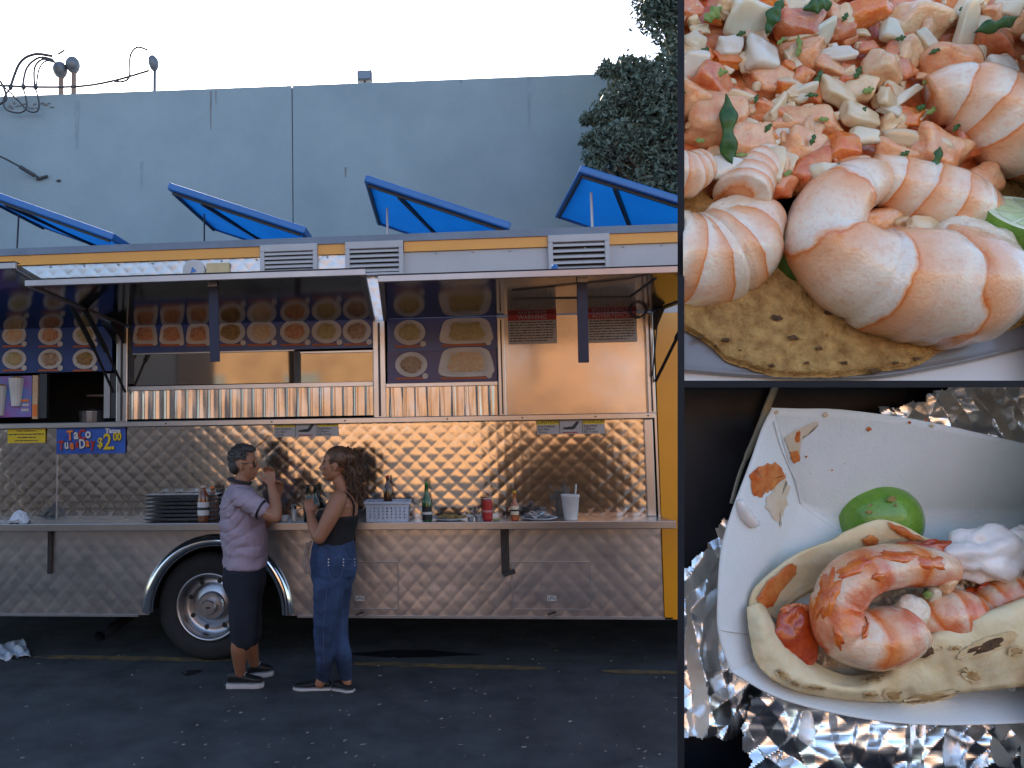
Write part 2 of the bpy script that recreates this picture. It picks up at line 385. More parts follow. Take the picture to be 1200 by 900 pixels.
# ---- across the street, behind the photographer: what the truck's steel mirrors
fb = thing('street_building', (4, -30, 0), 'sunlit tan building across the street, seen mirrored in the truck', 'building')
MB().box(-19, 34, -42, -30, 0, 6.9).build('wall', K['facade'], fb); MB().box(-19.1, 34.1, -42.1, -29.85, 6.9, 7.3).build('cornice', K['facadetrim'], fb)
MB().box(-19.05, 34.05, -42.05, -29.9, -.05, .55).build('plinth', K['facadetrim'], fb)
for i in range(9):
    x = -16+i*5.4
    if i in (2, 5): MB().box(x, x+1.4, -30.1, -29.94, .56, 2.7).build('door', K['darkmetal'], fb)
    w_ = MB().box(x+2, x+4.0, -30.1, -29.95, 3.6, 5.2).build('window', K['glass'], fb)
fb2 = thing('street_building', (-32, -26, 0), 'grey building across the street, seen mirrored at the left', 'building')
MB().box(-46, -19.5, -38, -26, 0, 8.4).build('wall', K['wallgroove'], fb2); MB().box(-46.1, -19.4, -38.1, -25.9, 8.4, 8.7).build('cornice', K['facadetrim'], fb2)
MB().box(-30, -26, -26.1, -25.95, .05, 3.0).build('shutter', K['darkmetal'], fb2)

bt = thing('added_box_truck', (-5.6, -2.2, 0), 'unseen dark box truck, added to darken the left reflections in the food truck', 'truck'); dk = mat('dark_navy_paint', (.014,.018,.03), .4)  # added out of view so the left of the steel mirrors something dark
MB().box(-8.6, -4.5, -3.4, -1.2, .75, 4.1).build('cargo_box', dk, bt, bevel=.03)
MB().hexa([(-4.45,-3.3,.5),(-2.75,-3.3,.5),(-2.75,-1.3,.5),(-4.45,-1.3,.5),(-4.45,-3.2,2.35),(-3.35,-3.2,2.35),(-3.35,-1.4,2.35),(-4.45,-1.4,2.35)]).build('cab', dk, bt, bevel=.06)
MB().hexa([(-4.3,-1.33,1.35),(-3.3,-1.33,1.35),(-3.3,-1.27,1.35),(-4.3,-1.27,1.35),(-4.3,-1.40,2.1),(-3.5,-1.40,2.1),(-3.5,-1.34,2.1),(-4.3,-1.34,2.1)]).build('side_window', K['glass'], bt)
MB().box(-8.4, -3.2, -3.0, -1.6, .45, .74).build('chassis', K['black'], bt)
for x in (-7.6, -3.7):
    for y in (-1.25, -3.1): MB().lathe([(.22,-.2),(.38,-.22),(.42,-.15),(.42,-.05),(.38,.0),(.22,-.02),(.0,-.05)], (x, y, .42), 24, (0,1,0)).build('wheel', K['rubber'], bt)
# ================================================================== the food truck
TY = 5.7
def zt(py, px=440): return at(px, py, TY).z
def xt(px, py=480): return at(px, py, TY).x
XL, XR = xt(-190), xt(1130); ZB, ZR = zt(722), zt(276)
tru = thing('food_truck', (0, TY+1.2, 0), 'long stainless steel and yellow food truck with awnings raised over its counter', 'food truck')
def R(px0, py0, px1, py1): 
    xc, yc = (px0+px1)/2, (py0+py1)/2
    return xt(px0, yc), xt(px1, yc), zt(py1, xc), zt(py0, xc)
def slab(name, mt, px0, py0, px1, py1, out, th, par=None, bevel=0):
    x0, x1, z0, z1 = R(px0, py0, px1, py1)
    return MB().box(x0, x1, TY-out, TY-out+th, z0, z1).build(name, mt, par or tru, bevel=bevel)
def quilt(name, mt, x0, x1, z0, z1, y, par, cw=.122, ch=.112, amp=.0050, keep=None, n=10, ph=0):
    nu = int((x1-x0)/cw*n); nv = max(2, int((z1-z0)/ch*n))
    def fn(u, v):
        x = x0+(x1-x0)*u; z = z0+(z1-z0)*v
        a = (x/cw+z/ch+ph) % 1*2-1; b = (x/cw-z/ch+ph) % 1*2-1
        q = max(abs(a), abs(b)); h = amp*(1-q**1.7)-(.0011*max(0, (q-.86)/.14))
        wv = .0045*fbm(x*1.5, z*1.6, 3, 2)+.0014*fbm(x*6, z*6, 9, 3)
        return (x, y-h-wv, z)
    kp = (lambda u, v: keep(x0+(x1-x0)*u, z0+(z1-z0)*v)) if keep else None
    return MB().grid(nu, nv, fn, kp).build(name, mt, par, smooth=True)
# body behind the skin: roof, floor, back, ends
MB().box(XL, XR, TY+.02, TY+2.3, ZR-.06, ZR-.01).build('roof', K['roofedge'], tru)
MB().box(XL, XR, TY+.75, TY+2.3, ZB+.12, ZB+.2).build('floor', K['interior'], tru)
MB().box(XL+.01, XR-.01, TY+2.25, TY+2.3, ZB+.01, ZR-.05).build('far_side_wall', K['steel_satin'], tru)
MB().box(XL, XL+.04, TY+.03, TY+2.24, ZB+.2, ZR-.06).build('rear_wall', K['steel_satin'], tru)
MB().box(XR-.04, XR, TY+.03, TY+2.24, ZB+.2, ZR-.06).build('cab_front', K['yellow'], tru, bevel=.01)
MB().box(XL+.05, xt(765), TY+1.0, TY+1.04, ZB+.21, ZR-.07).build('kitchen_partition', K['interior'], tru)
# upper bands
slab('roof_edge', K['roofedge'], -190, 275.5, 1130, 284, .035, .06)
def bandseg(name, mt, py0, py1, spans, out, th):
    z0, z1 = zt(py1), zt(py0)
    for a, b in spans: MB().box(xt(a, 290), xt(b, 290), TY-out, TY-out+th, z0, z1).build(name, mt, tru)
bandseg('yellow_stripe', K['yellow'], 284.2, 297, ((-190,306.5),(373,405.5),(473.5,641.5),(713,1130)), .022, .05)
ZH = zt(374.5)                                     # awning hinge line
quilt('quilted_fascia', K['steel_satin'], XL, xt(473), ZH-.01, zt(297.2), TY, tru, amp=.0025)
MB().box(xt(473), XR, TY-.004, TY+.03, ZH-.01, zt(297.2)).build('white_fascia', K['whitepaint'], tru)
m_ = MB(); 
for i in range(26): m_.lathe([(.007,0),(.007,.006),(.003,.009)], (XL+.1+i*.28, TY-.008, zt(299.5)), 6, (0,-1,0))
o = m_.build('rivet', K['alu'], tru); o['kind'] = 'stuff'
# louvred vents
for x0, y0, x1, y1 in ((306.5,288,373,324),(405.5,284.5,473,324),(641.5,276.5,713,322)):
    X0, X1, Z0, Z1 = R(x0, y0, x1, y1)
    v = MB().box(X0, X1, TY-.055, TY-.001, Z1-.055, Z1).box(X0, X0+.035, TY-.055, TY-.001, Z0, Z1-.055).box(X1-.035, X1, TY-.055, TY-.001, Z0, Z1-.055).box(X0+.035, X1-.035, TY-.055, TY-.001, Z0, Z0+.02).build('vent', K['whitepaint'], tru, bevel=.004)
    MB().box(X0+.035, X1-.035, TY-.012, TY-.008, Z0+.02, Z1-.055).build('dark_backing', K['black'], v)
    n = 5; h = (Z1-Z0-.075)/n
    for k in range(n):
        z = Z0+.02+h*(k+.5)
        MB().hexa([(X0+.036,TY-.05,z-.012),(X1-.036,TY-.05,z-.012),(X1-.036,TY-.016,z+.006),(X0+.036,TY-.016,z+.006),(X0+.036,TY-.05,z+.004),(X1-.036,TY-.05,z+.004),(X1-.036,TY-.016,z+.022),(X0+.036,TY-.016,z+.022)]).build('slat', K['whitepaint'], v)
# round plaque and tan plaque
p = at(228, 318, TY); q = MB().lathe([(.088,0),(.088,.02),(.07,.026)], (p.x, TY-.006, p.z), 24, (0,-1,0)).build('round_plaque', K['plate'], tru)
MB().lathe([(.03,.026),(.03,.029)], (p.x, TY-.006, p.z), 3, (0,-1,0)).build('blue_mark', K['blue'], q)
slab('tan_plaque', mat('tan', (.50,.38,.20), .6), 243, 309, 270, 328, .03, .02, bevel=.004)

# posts and rails of the service side
for a, b, yy in ((138,151,430),(437.5,452,430),(583,592,430),(756.5,766,430)):
    x0, x1 = xt(a, yy), xt(b, yy)
    ps = MB().box(x0, x1, TY-.03, TY+.05, zt(490), ZH-.012).build('post', K['alu'], tru, bevel=.006)
    MB().box(x0+(x1-x0)*.42, x0+(x1-x0)*.6, TY-.036, TY-.031, zt(488), ZH-.03).build('groove', K['darkmetal'], ps)
rl = MB().box(XL, xt(765), TY-.05, TY+.05, zt(496), zt(489)).build('trim_rail', K['alu'], tru, bevel=.006)
m_ = MB()
for px in (197, 320, 405, 524, 611, 696, 757): m_.ico((xt(px), TY-.052, zt(492.5)), .007, 1)
m_.build('screw', K['darkmetal'], rl)
# ---- left bay: menu board, drinks poster, service hatch
foods = [mat('food%d' % i, c, .6, col2=d, vs=60, bump=.004, bs=90) for i, (c, d) in enumerate((((.42,.20,.07),(.10,.10,.03)),((.5,.25,.12),(.55,.45,.30)),((.36,.10,.05),(.5,.3,.15)),((.28,.20,.08),(.45,.36,.18)),((.20,.11,.06),(.45,.30,.2))))]
def dish(par, px, py, rx, ry, k, tray=False, Y=TY, out=.014):
    c = at(px, py, Y); c.y = Y-out; ax = rx*Y/FPX; az = ry*Y/FPX; m_ = MB(); f = MB()
    n = 28
    def ring(s, dy, sq):
        r = []
        for i in range(n):
            a = 2*pi*i/n
            if tray:
                ca, sa = cos(a), sin(a); e = .45; x = abs(ca)**e*(1 if ca > 0 else -1); z = abs(sa)**e*(1 if sa > 0 else -1); x *= 1-.13*z
            else: x, z = cos(a), sin(a)
            r.append(V((c.x+x*ax*s, c.y-dy, c.z+z*az*s)))
        return r
    m_.add(ring(1,0,0)+ring(.98,.006,0)+ring(.78,.004,0)+ring(.74,.001,0), [(j*n+(i+1)%n, j*n+i, (j+1)*n+i, (j+1)*n+(i+1)%n) for j in range(3) for i in range(n)]+[list(range(3*n,4*n))])
    m_.build('dish', K['plate'], par)
    RNG.seed(int(px*7+py)); s = RNG.random()*50
    def fr(sc, dy): return [p+V((fbm(i*.6, s, 0, 2)*ax*.13, -dy-.004*RNG.random(), fbm(i*.6, s+9, 0, 2)*az*.13)) for i, p in enumerate(ring(sc,0,0))]
    f.add(fr(.66,.004)+fr(.45,.012)+fr(.2,.014), [(j*n+(i+1)%n, j*n+i, (j+1)*n+i, (j+1)*n+(i+1)%n) for j in range(2) for i in range(n)]+[list(range(2*n,3*n))])
    f.build('dish_food', foods[k % 5], par)
    b = MB(); bz = c.z-az*.98; b.box(c.x-ax*.95, c.x+ax*.75, c.y-.004, c.y-.002, bz-.018, bz-.002); b.build('name_strip', K['orangeprint'], par)
    MB().lathe([(.022,0),(.022,.003)], (c.x+ax*.85, c.y-.003, bz+.006), 12, (0,-1,0)).build('price_tag', K['plate'], par)
mb1 = slab('menu_board', K['menublue'], -60, 375, 132, 437, .012, .03)
for j, y in enumerate((393, 421)):
    for i, x in enumerate((-24, 18, 60, 100.5)): dish(mb1, x, y, 15.5, 12.5, i+j*2)
ps = slab('drinks_poster', mat('posterblue', (.03,.22,.50), .4, col2=(.32,.06,.28), vs=5), -20, 441, 38, 489, .012, .02)
for px, py, h in ((19,462,34),(-1,472,36)):
    c = at(px, py+h/2-3, TY-.02); s = TY/FPX
    MB().lathe([(5.5*s,0),(9.5*s,h*s),(8.5*s,h*s)], c, 14).build('printed_cup', K['white'], ps); MB().ico(c+V((0,0,h*s)), (8.5*s,.02,3*s), 2).build('printed_filling', foods[0], ps)
for i, (x, y, w) in enumerate(((26,468,9),(27,473,8),(26,479,9))):
    X0, X1, Z0, Z1 = R(x, y, x+w, y+3); MB().box(X0, X1, TY-.016, TY-.013, Z0, Z1).build('printed_price', K['plate' if i else 'orange'], ps)
st = slab('menu_strip', foods[1], 39, 440, 45, 491, .014, .02)
X0, X1, Z0, Z1 = R(39.5, 474, 44.5, 488); MB().box(X0, X1, TY-.018, TY-.0145, Z0, Z1).build('orange_patch', K['orange'], st)
slab('hatch_jamb', K['darkmetal'], 46, 438, 55, 490, .005, .04)
slab('sliding_frame', K['alu_dull'], 122.5, 438, 129.5, 490, .012, .03)
slab('hatch_jamb', K['darkmetal'], 130, 437.5, 138, 490, .004, .04)
slab('rear_panel', K['steel_flat'], -190, 375, -61, 490, .004, .03); slab('rear_panel', K['steel_flat'], -60, 438, -21, 490, .004, .03)
# things in the dark hatch
X0, X1, Z0, Z1 = R(46, 438, 138, 490)
MB().box(X0, X1, TY+.35, TY+.75, Z0-.1, Z0-.06).build('worktop', K['steel_satin'], tru)
MB().box(X0+.05, X1-.1, TY+.7, TY+.95, Z0+.21, Z0+.225).build('inner_shelf', K['steel_satin'], tru)
MB().lathe([(.10,0),(.11,.12),(.115,.12),(.115,.13),(0.02,.15)], (X0+.2, TY+.5, Z0-.06), 16).build('steel_pot', K['alu_dull'], tru, smooth=False)
MB().lathe([(.07,0),(.09,.06),(.10,.07)], (X0+.42, TY+.8, Z0+.225), 14).build('bowl', K['alu_dull'], tru)
MB().tube([(X1-.25,TY+.6,Z0-.05),(X1-.22,TY+.6,Z0+.07)], .035, 12).build('squeeze_bottle', K['alu_dull'], tru)
# ---- middle bay: dish strip, two panes, ribbed panel
mb2 = slab('menu_board', K['menublue'], 156, 374.5, 437, 411, .012, .03)
for i, x in enumerate((171, 202, 233)): dish(mb2, x, 391.5, 14.5, 12.5, 2, True)
for i, x in enumerate((271, 307, 346, 383, 418.5)): dish(mb2, x, 389.5-i*.3, 18 if i != 4 else 17, 14.5, i)
# photographs of the panes: glass over a dark kitchen
for a, b in ((156,345),(352,437)):
    w = slab('window', K['alu'], a, 411.3, b, 413.3, .006, .03); X0, X1, Z0, Z1 = R(a, 413.3, b, 450)
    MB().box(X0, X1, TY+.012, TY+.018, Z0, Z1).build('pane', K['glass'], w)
slab('mullion', K['darkmetal'], 345, 411.3, 352, 450, .006, .035); slab('window_sill', K['alu'], 151, 450, 437.5, 455.5, .02, .05, bevel=.003)
slab('hatch_jamb', K['darkmetal'], 151.2, 375, 156, 450, .003, .03)
def ribbed(px0, py0, px1, py1):
    x0, x1, z0, z1 = R(px0, py0, px1, py1); n = int((x1-x0)/.085)*10
    def fn(u, v):
        t = (u*n/10) % 1; h = .009*max(0, 1-abs(t-.5)/.22)+.006*fbm(u*14, v*.6+px0, 0, 2)
        return (x0+(x1-x0)*u, TY-.004-h, z0+(z1-z0)*v)
    MB().grid(n, 6, fn).build('ribbed_panel', K['steel_flat'], tru, smooth=True)
ribbed(151.2, 455.5, 437.5, 489); ribbed(452, 453, 583, 489)
# ---- right-hand bays
mb3 = slab('menu_board', K['menublue'], 454, 372.5, 582, 411, .012, .03); mb4 = slab('menu_board', K['menupurple'], 454, 411.2, 582, 448, .012, .03)
dish(mb3, 480, 390, 18.5, 15, 3); dish(mb3, 546, 388, 30, 15.5, 3, True); dish(mb4, 482, 427.5, 19, 15, 4); dish(mb4, 546, 424.5, 31, 17.5, 1, True)
slab('window_sill', K['alu'], 452, 448.2, 583, 453, .02, .05, bevel=.003)
X0, X1, Z0, Z1 = R(592, 369, 756.5, 489)
MB().grid(30, 20, lambda u, v: (X0+(X1-X0)*u, TY-.004-.006*fbm(u*2.2, v*1.6, 4, 2)-.012*sin(u*4+v*2)*v*(1-v), Z0+(Z1-Z0)*v)).build('steel_door', K['steel_flat'], tru, smooth=True)
# ---- yellow cab side
FWX = xt(1000); pts_ = [(xt(778.5,720), ZB-.01), (FWX-.5, ZB-.01)]+[(FWX-.5*cos(pi*i/16), ZB+.5*sin(pi*i/16)*1.05) for i in range(1,16)]+[(FWX+.5, ZB-.01), (XR, ZB-.01), (XR, ZH-.012), (xt(766.5,380), ZH-.012)]
MB().prism([(x, TY-.012, z) for x, z in pts_], (0,.05,0)).build('cab_side', K['yellow'], tru)
MB().box(FWX-.52, FWX+.52, TY+.05, TY+.6, ZB, ZB+.55).box(FWX-.52, FWX+.52, TY+.6, TY+.62, ZB-.1, ZB+.55).build('wheel_well', K['black'], tru)
slab('corner_trim', K['alu'], 766.2, 374, 768.6, 610, .02, .03)
# ---- quilted splash panel and skirt
ZC = zt(606.5)
for a, b, ph in ((-190,67,.3),(67.6,756,.0)):
    quilt('quilted_panel', K['steel'], xt(a,550), xt(b,550), ZC-.01, zt(495.5), TY, tru, amp=.0014, ph=ph)
MB().box(xt(756,550), xt(766.3,550), TY-.02, TY+.03, ZC, zt(496.2)).build('end_trim', K['alu'], tru, bevel=.005)
MB().box(xt(66.6,550), xt(68,550), TY-.007, TY+.01, ZC, zt(496.2)).build('seam_strip', K['alu_dull'], tru)
wc = at(255, 717, TY); RA = 77/FPX*TY; RO_ = 90/FPX*TY
quilt('quilted_skirt', K['steel_satin'], XL, xt(776,670), ZB, zt(617)+.02, TY, tru, cw=.128, ch=.138, amp=.0010, keep=lambda x, z: (x-wc.x)**2+(z-wc.z)**2 > (RA+.03)**2, n=10)
MB().box(XL, xt(164), TY-.012, TY+.02, ZB-.012, ZB+.004).box(xt(347), xt(778), TY-.012, TY+.02, ZB-.012, ZB+.004).build('skirt_edge', K['alu_dull'], tru)
# fender arch
m_ = MB(); n = 36; sec = [(RA,.0),(RA,-.03),(RA+.02,-.05),(RA+.05,-.052),(RO_,-.03),(RO_+.006,.0)]
vs_ = []
for i in range(n+1):
    a = pi*i/n-.02*(1 if i == 0 else 0)
    for r, y in sec: vs_.append((wc.x+cos(a)*r, TY+y-.006, wc.z+sin(a)*r))
k = len(sec); m_.add(vs_, [(i*k+j, i*k+j+1, (i+1)*k+j+1, (i+1)*k+j) for i in range(n) for j in range(k-1)])
m_.build('fender_arch', K['chrome'], tru, smooth=True)
# wheel well, wheel
m_ = MB(); n = 24; vs_ = []
for i in range(n+1):
    a = pi*i/n
    for y in (0, .7): vs_.append((wc.x+cos(a)*(RA+.02), TY+y+.004, wc.z+sin(a)*(RA+.02)))
m_.add(vs_, [(i*2, (i+1)*2, (i+1)*2+1, i*2+1) for i in range(n)]+[[i*2+1 for i in range(n+1)]]); m_.build('wheel_well', K['black'], tru)
wx, wzc = at(245, 713, TY+.06).x, .415
def wheel(x, y, side=-1):
    w = bpy.data.objects.new('wheel', None); COL.objects.link(w); w.parent = tru; LOC[w.name] = LOC[tru.name]
    ax = (0, side, 0); o = V((x, y, wzc))
    MB().lathe([(.255,-.20),(.36,-.21),(.405,-.18),(.415,-.10),(.405,-.02),(.37,.0),(.30,.002),(.258,-.012)], o, 48, ax, cap=False).build('tyre', K['rubber'], w, smooth=True)
    MB().lathe([(.258,-.012),(.262,.004),(.248,.008),(.236,-.006),(.232,-.07),(.225,-.12),(.16,-.105),(.14,-.08),(.0,-.08)], o, 48, ax, cap=False).build('rim', K['steel_satin'], w, smooth=True)
    MB().lathe([(.105,-.08),(.105,-.045),(.095,-.036),(.058,-.036),(.058,.02),(.05,.03),(.0,.03)], o, 24, ax, cap=False).build('hub', K['steel_satin'], w, smooth=False)
    for i in range(8):
        a = 2*pi*i/8+.2; MB().lathe([(.012,0),(.012,.025),(.006,.032)], o+V((cos(a)*.082, side*-.034*-1*-1, sin(a)*.082))+V((0,side*-.036,0)), 6, ax).build('lug_nut', K['chrome'], w)
        MB().lathe([(.018,0),(.018,.004)], o+V((cos(a+.3)*.185, 0, sin(a+.3)*.185))+V((0,side*-.107,0)), 10, ax).build('hand_hole', K['black'], w)
    m_ = MB(); m_.box(x-.016,x+.016,y+side*.031-.002,y+side*.031+.002,wzc-.006,wzc+.006); m_.build('cap_slot', K['black'], w)
wheel(wx, TY+.06); wheel(wx, TY+2.2, 1); wheel(FWX, TY+.03); wheel(FWX, TY+2.2, 1)
MB().tube([(wx, TY+.2, wzc), (wx, TY+2.1, wzc)], .07, 10).build('axle', K['black'], tru)
MB().box(XL+.1, XR-.1, TY+.55, TY+.65, ZB-.03, ZB+.12).box(XL+.1, XR-.1, TY+1.65, TY+1.75, ZB-.03, ZB+.12).build('chassis_rail', K['black'], tru)
p = at(138, 737, TY+.3); MB().tube([(p.x-.02, TY+.02, p.z+.01), (p.x, TY+.8, p.z+.06)], .045, 14, cap=False).build('exhaust_pipe', K['darkmetal'], tru)
MB().box(xt(480), xt(640), TY+.3, TY+.9, ZB-.05, ZB+.1).build('tank', K['black'], tru, bevel=.03)
# counter shelf
ct = MB().box(XL, xt(775.5,612), TY-.33, TY-.002, ZC-.012, ZC).build('counter', K['alu'], tru, bevel=.003)
MB().box(XL, xt(775.5,612), TY-.345, TY-.33, ZC-.05, ZC+.004).build('counter_lip', K['alu'], ct, bevel=.004)
for px in (589, 594, 60, 415):
    x = xt(px, 640); MB().bar((x, TY-.02, ZC-.02), (x, TY-.02, zt(672)), .028, .02).build('bracket', K['darkmetal'], ct)
x = xt(595, 670); MB().bar((x-.04, TY-.05, zt(672)), (x+.05, TY-.05, zt(668)), .02, .03).build('bracket_latch', K['darkmetal'], ct)
# hatch doors of the gas lockers
for x0, y0, x1, y1 in ((414,659,466,713),(600.5,659,691,713.5)):
    X0, X1, Z0, Z1 = R(x0, y0, x1, y1)
    dr = quilt('locker_door', K['steel_satin'], X0, X1, Z0, Z1, TY-.012, tru, cw=.128, ch=.138, amp=.0009, n=10)
    for a in ((X0-.006,X0+.002,Z0,Z1),(X1-.002,X1+.006,Z0,Z1)): MB().box(a[0],a[1],TY-.016,TY,a[2],a[3]).build('door_edge', K['alu_dull'], dr)
    MB().box(X0-.006,X1+.006,TY-.018,TY,Z1-.003,Z1+.006).build('door_hinge', K['alu_dull'], dr); MB().box(X0-.006,X1+.006,TY-.018,TY,Z0-.006,Z0+.003).build('door_edge', K['alu_dull'], dr)
    px = 646 if x0 > 500 else 422
    c = at(px, 700.5, TY); MB().box(c.x-.033, c.x+.033, TY-.021, TY-.0185, c.z-.018, c.z+.018).build('sticker', K['white'], dr); text('LPG', .032, (c.x, TY-.0225, c.z), K['ink'], dr)
    c = at(px, 718, TY); MB().lathe([(.026,0),(.026,.012)], (c.x, TY-.03, c.z), 10, (0,-1,0), cap=False).bar((c.x-.03,TY-.03,c.z-.01),(c.x+.03,TY-.03,c.z+.012),.01,.01).build('latch', K['darkmetal'], dr)

# ---- awnings: flaps hinged at the body, raised level, mirror steel beneath
AY = TY-1.33
def flap(fx0, fx1, fy0, fy1, hx0, hx1, name='awning'):
    a = at(fx0, fy0, AY); b = at(fx1, fy1, AY); h0 = V((xt(hx0, 375), TY-.03, ZH)); h1 = V((xt(hx1, 375), TY-.03, ZH)); t = V((0,0,.024))
    zf = (a.z+b.z)/2; a.z = b.z = zf
    p = MB().hexa([a, b, h1, h0, a+t, b+t, h1+t, h0+t]).build(name, K['flapunder'], tru)
    d = V((0,-.025,0))
    MB().hexa([a+d-t*.3, b+d-t*.3, b-t*.3, a-t*.3, a+d+t*1.3, b+d+t*1.3, b+t*1.3, a+t*1.3]).build('front_rail', K['rail'], p, bevel=.003)
    MB().box(a.x, b.x, AY-.028, AY+.03, zf+.033, zf+.037).build('gasket', K['black'], p)
    for s, e in ((a, h0), (b, h1)):
        q = V((.02 if s is a else -.02, 0, 0)); MB().bar(s+q+t*.5-t*.7, e+q+t*.5-t*.7, .03, .012).build('side_rail', K['alu_dull'], p)
    return p, a, b, h0, h1
f1 = flap(-330, 20, 321, 320, -190, 141); f2 = flap(31.5, 429, 331, 326, 146, 440); f3 = flap(443, 905, 326.5, 319, 449, 768)
for fp, px, y0, y1 in ((f2, 250, 338, 424), (f3, 682, 331, 425)):
    a = at(px, y0, AY+.12); b = at(px+2, y1, AY+.12); a.z = fp[1].z
    sp = MB().bar(a, b, .062, .012, (0,1,0)).build('hanging_strap', K['strap'], fp[0], bevel=.004)
    MB().box(a.x-.03, a.x+.03, a.y-.02, a.y+.02, a.z-.02, a.z-.001).build('strap_bracket', K['alu_dull'], sp)
for fp, s in ((f2, 1), (f3, -1), (f1, -1)):
    h = fp[3] if s > 0 else fp[4]; e = h.lerp(fp[1] if s > 0 else fp[2], .5)
    MB().tube([h+V((.03*s,-.02,-.52)), h.lerp(e, .55)+V((.03*s,0,-.22))], .011, 8).tube([h.lerp(e, .5)+V((.03*s,0,-.25)), e+V((.03*s,0,-.01))], .02, 8).build('gas_strut', K['black'], fp[0])
    MB().hexa([h+V((.015*s-.006,-.25,-.02)), h+V((.015*s+.006,-.25,-.02)), h+V((.015*s+.006,-.01,-.14)), h+V((.015*s-.006,-.01,-.14)), h+V((.015*s-.006,-.25,-.005)), h+V((.015*s+.006,-.25,-.005)), h+V((.015*s+.006,-.01,-.005)), h+V((.015*s-.006,-.01,-.005))]).build('hinge_plate', K['black'], fp[0])
c = at(745, 362, TY-.06); m_ = MB()
m_.tube([(c.x+.06*cos(i*.5)*(1+.1*sin(i*1.7)), c.y-.004*i, c.z+.075*sin(i*.5)) for i in range(26)], .006, 6); m_.tube([c+V((-.45,-.02,.09)), c+V((-.1,-.02,.10)), c+V((.12,-.02,.12)), c+V((.16,-.01,-.02)), c+V((.1,0,-.5))], .006, 6)
m_.build('hanging_cord', K['cable'], tru, smooth=True)
c = f3[1]; MB().lathe([(.022,0),(.026,.02),(.02,.05),(.012,.06)], at(650, 318, AY+.05)+V((0,0,-.02)), 10).build('awning_light', K['blue'], f3[0])
MB().tube([f3[2].lerp(f3[1], .28)+V((0,.05,-.02)), at(738,348,AY+.4), at(600,350,AY+.5)], .008, 6).build('cable_run', K['cable'], f3[0])

# ---- roof hatches
HY0, HY1 = TY+.28, TY+1.5
for i, (ax_, ay, bx_, by) in enumerate(((-38,220,133,281),(197,221,357.5,273.5),(427,212,597,268.5),(678,201,862,259))):
    A = at(ax_, ay, HY0); B = at(bx_, by, HY0); A2 = V((A.x, HY1, A.z)); B2 = V((B.x, HY1, B.z)); up_ = (B-A).cross(V((0,1,0))).normalized()
    if up_.z < 0: up_ = -up_
    h = bpy.data.objects.new('roof_hatch', None); COL.objects.link(h); h.parent = tru; LOC[h.name] = LOC[tru.name]
    th = up_*.055
    MB().grid(14, 14, lambda u, v: (A.lerp(B, u)).lerp(A2.lerp(B2, u), v)-up_*(.018*sin(u*pi)*sin(v*pi)+.006*fbm(u*5+i, v*5, 0, 3))).build('lid_sheet', K['bluesheet'], h, smooth=True)
    e = (B-A).normalized()
    def rim(p, q, w=.05): MB().bar(p+th*.35, q+th*.35, w, .062, up_).build('lid_rim', K['blue'], h, bevel=.012)
    rim(A, B); rim(A2, B2); rim(A+e*.025, A2+e*.025); rim(B-e*.025, B2-e*.025)
    for w, m2 in ((.02, 'darkmetal'),):
        MB().bar(A+e*.04+V((0,.03,0))-th*.35, B-e*.04+V((0,.03,0))-th*.35, w, .02, up_).build('edge_seal', K[m2], h); MB().bar(A+e*.04-th*.35+V((0,.04,0)), A2+e*.04-th*.35-V((0,.04,0)), w, .02, up_).build('edge_seal', K[m2], h)
    MB().bar(A.lerp(B,.25)+V((0,.04,0))-th*.45, A.lerp(B,.62)+V((0,1.15,0))-th*.45, .03, .03, up_).build('brace', K['darkmetal'], h)
    q = A.lerp(B,.13)+V((0,.5 if i < 3 else .3,-.02)); MB().tube([q, V((q.x+(.0 if i else -.02), q.y, ZR-.02))], .008 if i < 2 else .011, 6).build('prop_rod', K['darkmetal' if i < 2 else 'white'], h)
    MB().box(A.x+.02, B.x-.0, HY0+.04, HY1-.04, ZR-.012, ZR+.05).build('hatch_curb', K['roofedge'], h)
# ================================================================== signs on the truck
def sign(name, px0, py0, px1, py1, mt, label, out=.014, cat='sign', group=None):
    X0, X1, Z0, Z1 = R(px0, py0, px1, py1); t = thing(name, ((X0+X1)/2, TY-out, Z0), label, cat, group)
    MB().box(X0, X1, TY-out-.004, TY-out, Z0, Z1).build('panel', mt, t); return t, X0, X1, Z0, Z1, TY-out-.0055
def dashes(par, x0, x1, z, h, y, mt, sd, name='text_line'):
    RNG.seed(sd); m_ = MB(); x = x0
    while x < x1:
        w = RNG.uniform(1.2, 4.5)*h; e = min(x1, x+w); m_.box(x, e, y, y+.0012, z-h*.36*RNG.uniform(.7,1), z+h*.36*RNG.uniform(.7,1.1)); x = e+h*.5
    m_.build(name, mt, par)
t, X0, X1, Z0, Z1, y = sign('price_sign', 67.5, 501, 148, 531.5, K['signblue'], 'blue Taco Tuesday two dollar price sign on the quilted panel')
w, h = X1-X0, Z1-Z0; xa = ((1,0,.13),(-.13,0,1))
def letters(s, x, z, size, mts, step, tilt=0, sq=.7):
    for i, c in enumerate(s):
        a = ((cos(tilt),0,sin(tilt)),(-sin(tilt),0,cos(tilt))); px = X0+w*x+step*i*cos(tilt); pz = Z0+h*z+step*i*sin(tilt)+(.004 if i % 2 else -.003)
        text(c, size*1.03, (px+.003, y, pz-.003), K['ink'], t, 'letter_shadow', a, off=.006, squeeze=sq)
        text(c, size, (px, y-.003, pz), mts[i % len(mts)], t, 'letter', a, off=.003, squeeze=sq)
letters('TaCo', .20, .70, .108, [K['orange'],K['white'],K['red'],K['white']], .049, .06, .78)
letters('TuesDay', .075, .32, .100, [K['red'],K['white'],K['orange'],K['red'],K['white'],K['orange'],K['red']], .0425, .07, .68)
text('Tacos', .050, (X0+w*.82, y-.001, Z0+h*.86), K['white'], t, off=.0025)
